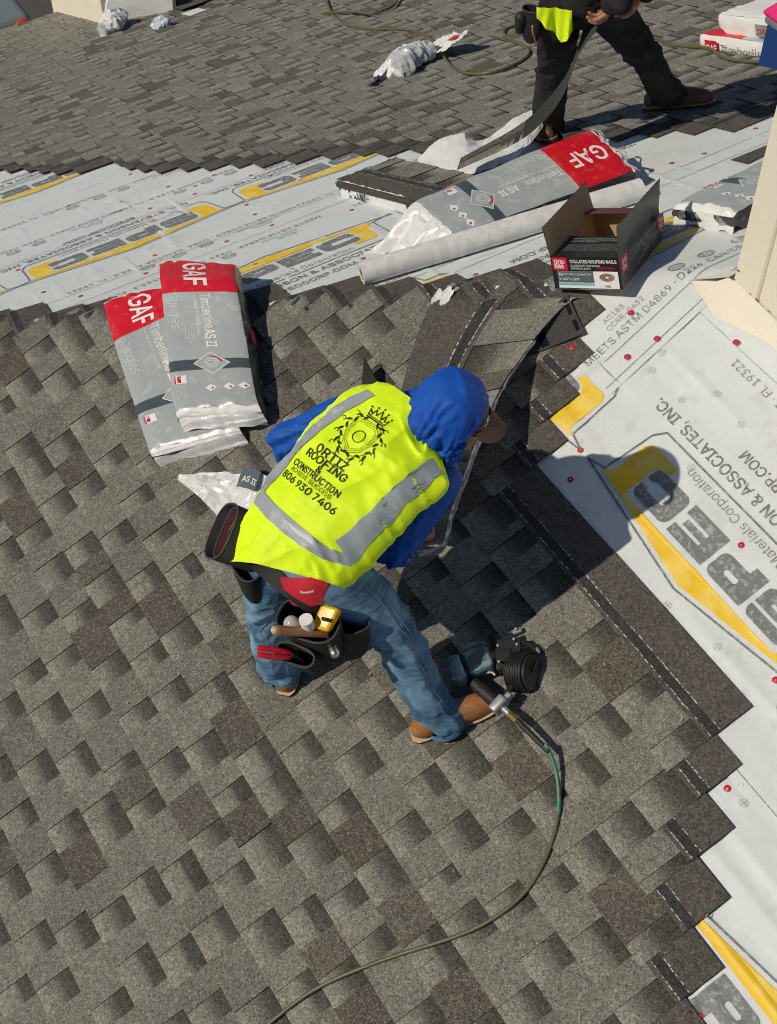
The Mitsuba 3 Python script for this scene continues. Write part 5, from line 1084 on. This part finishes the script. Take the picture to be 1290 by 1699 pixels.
WOODH = mat('wood_handle', lambda p, n, uv: mix(c3((.20, .085, .035)), c3((.36, .18, .08)), fbm(p.x * 40, p.y * 12, p.z * 40)), rough=.5)
hmr = thing('hammer', 'hammer with worn wooden handle sticking out of the back pouch', 'hammer')
h0, h1 = V([-.605, -2.040, .640]), V([-.470, -2.085, .575])
part(hmr, 'handle', solid([[(h0, .017), (h0 * .5 + h1 * .5, .0145), (h1, .013)]], .01, 3), WOODH, smooth=True); part(hmr, 'butt_end', solid([[(h0 - unit(h1 - h0) * .010, .0125)]], .006, 0), mat('pale_wood', color=(.55, .36, .20), rough=.6), smooth=True)
part(hmr, 'head', solid([[(h1 + V([.02, .03, -.04]), .016), (h1 + V([.0, -.05, -.04]), .016)]], .01, 2), STEEL, smooth=True)
tp = thing('tape_measure', 'yellow tape measure clipped into the back pouch', 'tape measure')
tc = V([-.455, -2.066, .622]); YELP = mat('yellow_plastic', color=(.72, .42, .01), rough=.3)
part(tp, 'case', m3.Manifold.batch_hull([m3.Manifold.sphere(.012, 12).translate((tc + a_ * .020 * unit(V([.5, -.8, .2])) + b_ * .028 * unit(V([.7, .3, .6])) + c_ * .010 * unit(V([-.4, -.3, .8]))).tolist()) for a_ in (-1, 1) for b_ in (-1, 1) for c_ in (-1, 1)]), YELP, smooth=30)
part(tp, 'clip', solid([[(tc + V([-.018, -.012, .026]), .006), (tc + V([-.004, -.028, .026]), .006)]], .006, 1), NYLON, smooth=True)
bo_ = thing('bottle', 'small clear bottle with white cap in the back pouch', 'bottle')
b0, b1_ = V([-.515, -2.055, .630]), V([-.530, -2.010, .590])
part(bo_, 'cap', tube(b0 - V([-.004, -.0, .022]), b0 + V([-.004, -.0, .022]), .021, 28, 3), PWHITE, smooth=40); part(bo_, 'cap_top', annulus(b0 + V([-.004, 0, .022]), V([-.004, 0, .022]), .0, .021), PWHITE)
part(bo_, 'body', solid([[(V([-.548, -2.018, .605]), .026), (V([-.535, -2.012, .56]), .026)]], .012, 2), mat('milky_plastic', color=(.40, .41, .42), rough=.15), smooth=True)
pl = thing('pliers', 'red handled pliers sticking out of the lowest pouch', 'pliers')
for o_ in (V([0, 0, 0]), V([-.012, -.02, .0])): part(pl, 'handle', hose_path([V([-.665, -2.012, .560]) + o_ * 1, V([-.625, -2.035, .548]) + o_ * 1.1, V([-.580, -2.058, .520]) + o_ * .5], .0095, 10), RED, smooth=True)
part(pl, 'jaws', solid([[(V([-.583, -2.060, .518]), .011), (V([-.55, -2.07, .47]), .009)]], .008, 1), STEEL, smooth=True)

# ------------------------------------------------------------------ nail gun
ng = thing('nail_gun', 'black and teal coil nail gun lying on its side near the worker\'s boot', 'nail gun')
TEALM = mat('teal_metal', lambda p, n, uv: mix(c3((.19, .29, .33)), c3((.075, .115, .135)), smoothstep(.35, .7, fbm(p.x * 22, p.y * 22, p.z * 22))), rough=.38, spec=.6)
BLKP = mat('black_plastic', lambda p, n, uv: c3((.016, .0165, .018)) * (.7 + .7 * fbm(p.x * 30, p.y * 30, p.z * 30)), rough=.38)
RUB = mat('black_rubber', color=(.012, .012, .013), rough=.6)
ALU = mat('cast_aluminium', lambda p, n, uv: c3((.42, .43, .44)) * (.7 + .5 * fbm(p.x * 40, p.y * 40, p.z * 40)), rough=.4, metallic=.6)
BRS = mat('brass_fitting', color=(.40, .24, .07), rough=.3, metallic=.8)
g_ = lambda w, y, n: PC(w, y, n)
def rbox(ctr, ux, uy, uz, a, b, c, r=.008):
    return m3.Manifold.batch_hull([m3.Manifold.sphere(r, 12).translate((ctr + sx_ * (a / 2 - r) * ux + sy_ * (b / 2 - r) * uy + sz_ * (c / 2 - r) * uz).tolist()) for sx_ in (-1, 1) for sy_ in (-1, 1) for sz_ in (-1, 1)])
gx = unit(g_(.122, -2.189, .09) - g_(-.004, -2.157, .11)); gz = unit(NC - gx * (NC @ gx)); gy = np.cross(gz, gx)      # axis of the cylinder, up, across
gc = g_(.084, -2.178, .105)
part(ng, 'cylinder', rbox(gc + gx * .012, gx, gy, gz, .095, .088, .085, .024), TEALM, smooth=35)
part(ng, 'end_cap', rbox(gc - gx * .062, gx, gy, gz, .048, .094, .088, .018), TEALM, smooth=35)
part(ng, 'gasket', rbox(gc - gx * .0345, gx, gy, gz, .016, .084, .080, .006), RUB, smooth=35)
for sy_ in (-1, 1):
    for sz_ in (-1, 1): part(ng, 'bolt', solid([[(gc - gx * .088 + gy * .032 * sy_ + gz * .030 * sz_, .007), (gc + gx * .01 + gy * .034 * sy_ + gz * .032 * sz_, .007)]], .008, 1), TEALM, smooth=True)
part(ng, 'data_plate', (lambda Q: (Q, V([[0, 1, 2], [0, 2, 3]])))(V([gc + gx * a_ + gy * b_ + gz * .0435 for a_, b_ in ((-.015, -.022), (.035, -.022), (.035, .018), (-.015, .018))])), mat('plate', color=(.11, .12, .13), rough=.35))
ns0, ns1 = gc + gx * .06, g_(.205, -2.190, .065)
part(ng, 'nose', solid([[(ns0, .026), (ns0 * .5 + ns1 * .5, .022), (ns1, .017)]], .01, 2), BLKP, smooth=True); part(ng, 'contact_foot', rbox(g_(.250, -2.150, .05), gx, gy, gz, .052, .020, .022, .005), ALU, smooth=30)
part(ng, 'feed_arm', rbox(g_(.205, -2.170, .085), gx, gy, gz, .075, .030, .040, .008), BLKP, smooth=30); part(ng, 'feed_arm', rbox(g_(.175, -2.140, .07), gx, gy, gz, .03, .05, .03, .006), BLKP, smooth=30)
dc = g_(.178, -2.272, .062); dax = unit(gx * .75 + gz * .35 - gy * .55)
dx_ = unit(np.cross(dax, gz)); dy_ = np.cross(dax, dx_)
def drum(z0, z1, r): 
    return m3.Manifold.cylinder(z1 - z0, r, r, 48).transform(np.c_[np.stack([dx_, dy_, dax], 1), dc + dax * z0])
part(ng, 'magazine', drum(-.012, .050, .068), BLKP, smooth=30); part(ng, 'magazine_cover', drum(.051, .060, .060), BLKP, smooth=30)
for q in range(6): part(ng, 'rib', drum(-.010 + .0095 * q, -.0065 + .0095 * q, .0715), BLKP, smooth=30)
part(ng, 'canister', rbox(g_(.168, -2.215, .085), gx, gy, gz, .075, .085, .035, .012), BLKP, smooth=30)
hh0, hh1 = g_(.040, -2.222, .098), g_(.060, -2.328, .100)
part(ng, 'cover_plate', rbox(g_(.205, -2.205, .105), unit(gx * .9 - gy * .3), unit(gy * .9 + gx * .3), gz, .080, .060, .020, .006), BLKP, smooth=30)
part(ng, 'cover_plate', rbox(g_(.175, -2.222, .118), unit(gx * .9 - gy * .3), unit(gy * .9 + gx * .3), gz, .050, .046, .016, .005), BLKP, smooth=30)
for q in range(5): part(ng, 'screw', solid([[(g_((.180, .235, .232, .150, .262)[q], (-2.182, -2.200, -2.222, -2.235, -2.150)[q], (.119, .119, .119, .128, .066)[q]), .0055)]], .006, 0), ALU, smooth=True)
part(ng, 'latch', hose_path([g_(.235, -2.205, .10), g_(.262, -2.235, .085), g_(.258, -2.275, .06)], .006, 8), BLKP, smooth=True)
part(ng, 'latch', hose_path([g_(.215, -2.315, .085), g_(.240, -2.300, .075), g_(.25, -2.27, .06)], .006, 8), BLKP, smooth=True)
part(ng, 'exhaust_pipe', hose_path([gc + gy * .048 + gz * .02 - gx * .03, gc + gy * .055 + gz * .035 + gx * .02, gc + gy * .046 + gz * .02 + gx * .055], .006, 8), TEALM, smooth=True)
part(ng, 'handle', solid([[(hh0, .023), (hh0 * .5 + hh1 * .5, .0245), (hh1, .0225)]], .009, 2), RUB, smooth=True)
part(ng, 'trigger', hose_path([g_(.095, -2.225, .095), g_(.110, -2.238, .10), g_(.112, -2.252, .10)], .005, 8), ALU, smooth=True)
hx_ = unit(hh1 - hh0)
part(ng, 'handle_cap', rbox(hh1 + hx_ * .016, hx_, np.cross(NC, hx_), NC, .036, .062, .056, .010), ALU, smooth=30)
part(ng, 'handle_cap', rbox(hh1 + hx_ * .020 + np.cross(NC, hx_) * .028, hx_, np.cross(NC, hx_), NC, .022, .05, .030, .007), ALU, smooth=30)
part(ng, 'link_bar', rbox(g_(.118, -2.318, .085), unit(g_(.17, -2.30, .08) - g_(.07, -2.335, .10)), NC, hx_, .11, .016, .018, .005), BLKP, smooth=30)
part(ng, 'brass_fitting', solid([[(hh1 + hx_ * .034, .011), (hh1 + hx_ * .062, .011)]], .006, 1), ALU, smooth=True); part(ng, 'brass_fitting', tube(hh1 + hx_ * .062, hh1 + hx_ * .100, .0125, 6, 2), BRS)
part(ng, 'hose_coupler', solid([[(hh1 + hx_ * .10, .0105), (onto(.10, -2.509, .10) * .75 + onto(.075, -2.603, .066) * .25, .0095)]], .008, 1), RUB, smooth=True)

# ------------------------------------------------------------------ the second worker, cut by the top of the frame
w2 = thing('person', 'second worker in black trousers and brown boots walking on the far slope', 'person')
K = dict(rA=(2.140, .350, -.165), rK=(2.063, .254, .325), hipr=(1.950, .090, .757), fA=(2.530, -.035, .185), fK=(2.320, -.050, .480), hipf=(2.080, -.020, .790), pel=(2.015, .035, .80), neck=(2.14, -.18, 1.27), head=(2.20, -.27, 1.43))
K = {a_: V(b_, dtype=float) for a_, b_ in K.items()}
c1 = [(K['hipr'], .100), (K['rK'] * .5 + K['hipr'] * .5, .086), (K['rK'], .072), (K['rK'] * .5 + K['rA'] * .5, .072), (K['rA'], .072)]
c2 = [(K['hipf'], .105), (K['fK'] * .5 + K['hipf'] * .5, .086), (K['fK'], .068), (K['fK'] * .5 + K['fA'] * .5, .066), (K['fA'], .062)]
t2 = solid([c1, c2, [(K['hipr'], .105), (K['hipf'], .105)], [(K['pel'] + V([0, 0, .10]), .125), (K['pel'], .13)]], .013, 10); crease(t2, trouser_fold([c1, c2], 1.2)); part(w2, 'trousers', t2, BLACKT, smooth=True)
boot(w2, K['fA'] + V([.02, .0, -.02]), PA(2.56, -.12, .042), PA(2.755, .150, .040), NA, BROWNL, sc=1.15); boot(w2, K['rA'], PA(2.10, -.38, .034), PA(2.05, -.20, .034), NA, BROWNL, sc=.80)
scuff = solid([[(PA(2.735, .11, .045), .020)]], .008, 1)
s2_ = solid([[(K['pel'] + V([0, 0, .06]), .13), (K['pel'] * .5 + K['neck'] * .5, .15), (K['neck'] - V([0, 0, .06]), .13)], [(V([1.96, -.24, 1.20]), .07), (K['neck'] - V([0, 0, .05]), .10), (V([2.31, -.10, 1.20]), .07)], [(K['neck'], .055), (K['head'], .06)],
             [(V([1.96, -.24, 1.20]), .065), (V([1.93, -.30, .98]), .05), (V([1.985, -.17, .885]), .040)], [(V([2.31, -.10, 1.20]), .065), (V([2.36, -.16, .96]), .05), (V([2.15, -.20, .90]), .04)]], .016, 10)
crease(s2_, lambda v: .006 * (ridges(v, 12, 31) - .5)); part(w2, 'shirt', s2_, BLACKT, smooth=True)
hd2 = solid([[(K['head'] + V([0, 0, .02]), .090)], [(K['head'] + V([.02, -.04, -.02]), .07), (K['head'] + V([.025, -.07, -.08]), .045)], [(K['head'] + V([.03, -.10, -.03]), .014), (K['head'] + V([.03, -.098, -.05]), .016)], [(K['head'] + V([.09, .02, -.02]), .014), (K['head'] + V([.085, .02, -.05]), .01)], [(K['head'] + V([-.085, -.02, -.02]), .014), (K['head'] + V([-.08, -.02, -.05]), .01)]], .008, 5)
part(w2, 'head', hd2, SKIN, smooth=True); part(w2, 'hat', solid([[(K['head'] + V([-.01, .01, .06]), .098)], [(K['head'] + V([.04, -.13, .05]), .02), (K['head'] + V([0, -.05, .06]), .085)]], .012, 4), BLUEC, smooth=True)
vs2 = solid([[(K['pel'] + V([0, 0, .12]), .142), (K['pel'] * .5 + K['neck'] * .5, .162), (K['neck'] - V([0, 0, .05]), .13)], [(V([2.0, -.22, 1.19]), .085), (V([2.27, -.11, 1.19]), .085)]], .016, 8); part(w2, 'vest', vs2, HIVIS, smooth=True)
def vflap(u, w):
    a = V([1.808, .085, .80]); b = V([1.910, -.025, .81]); P = a + (b - a) * w[..., None]; L = .165 * np.where(w < .66, .30 + .70 * (w / .66) ** 1.15, 1 - .42 * ((w - .66) / .34) ** 1.4)
    return P + unit(CAM - K['pel']) * .045 + (u * L)[..., None] * V([.10, -.06, -1.0]) + ((.012 * np.sin(w * 9) + .006 * np.sin(w * 21 + 2 * u)) * (.4 + u))[..., None] * V([-.7, -.7, 0])
part(w2, 'vest_flap', grid_mesh(np.linspace(0, 1, 24), np.linspace(0, 1, 24), vflap), HIVIS, smooth=True)
hw_ = V([1.995, -.155, .868]); part(w2, 'hand', hand_mesh(hw_ + V([.02, -.0, .03]), V([-.15, .30, -.85]), V([-.75, .5, .1]), .75, 1.0), SKIN, smooth=True)
part(w2, 'hand', hand_mesh(V([2.13, -.18, .89]), V([-.75, .35, -.35]), V([-.2, .5, -.6]), .9, 1.0, left=True), SKIN, smooth=True)
tp2 = thing('tool_pouch', 'black tool pouch with a bent hook hanging at the second worker\'s hip', 'tool pouch')
pouch(tp2, 'bag', V([1.825, .130, .76]), UPZ, V([-.8, -.6, 0]), .095, .06, .155, .0, .75)
part(tp2, 'buckle', solid([[(V([1.78, .155, .72]), .026), (V([1.785, .16, .66]), .022)]], .01, 2), RUB, smooth=True)
part(tp2, 'hook', hose_path([V([1.79, .08, .72]), V([1.80, .07, .66]), V([1.81, .075, .63]), V([1.765, .10, .615])], .0045, 7), mat('copper', color=(.50, .28, .16), rough=.35, metallic=.7), smooth=True)
hst = thing('hanging_shingle', 'shingle strip held edge on by the second worker, trailing to the opened bundle', 'shingle')
hp = [(2.008, -.088, .786), (1.997, -.07, .731), (1.949, -.054, .635), (1.921, -.054, .544), (1.883, -.056, .443), (1.812, -.036, .339), (1.73, -.002, .246), (1.616, .06, .16), (1.467, .123, .085)]
def hang(s, w, n):
    s = np.clip(np.asarray(s, float), 0, 1); k = np.asarray(w, float) / HS; P = curve(hp, s)
    vd_ = unit3(P - CAM); tg = unit3(curve(hp, np.clip(s + .02, 0, 1)) - curve(hp, np.clip(s - .02, 0, 1))); sc_ = np.cross(vd_, tg)
    wv = V([.33, .54, .10]) * .42 + V([.60, -.36, .04]) * .10
    return P + (k - .3)[..., None] * (wv * (1 - .72 * s[..., None])) + np.asarray(n)[..., None] * V([.6, -.5, .6])
m_, uv_ = shingle_mesh(hang, 1.0, 4343, bend=True, H=.0); part(hst, 'granule_sheet', m_, SHINGLE, uv=uv_)
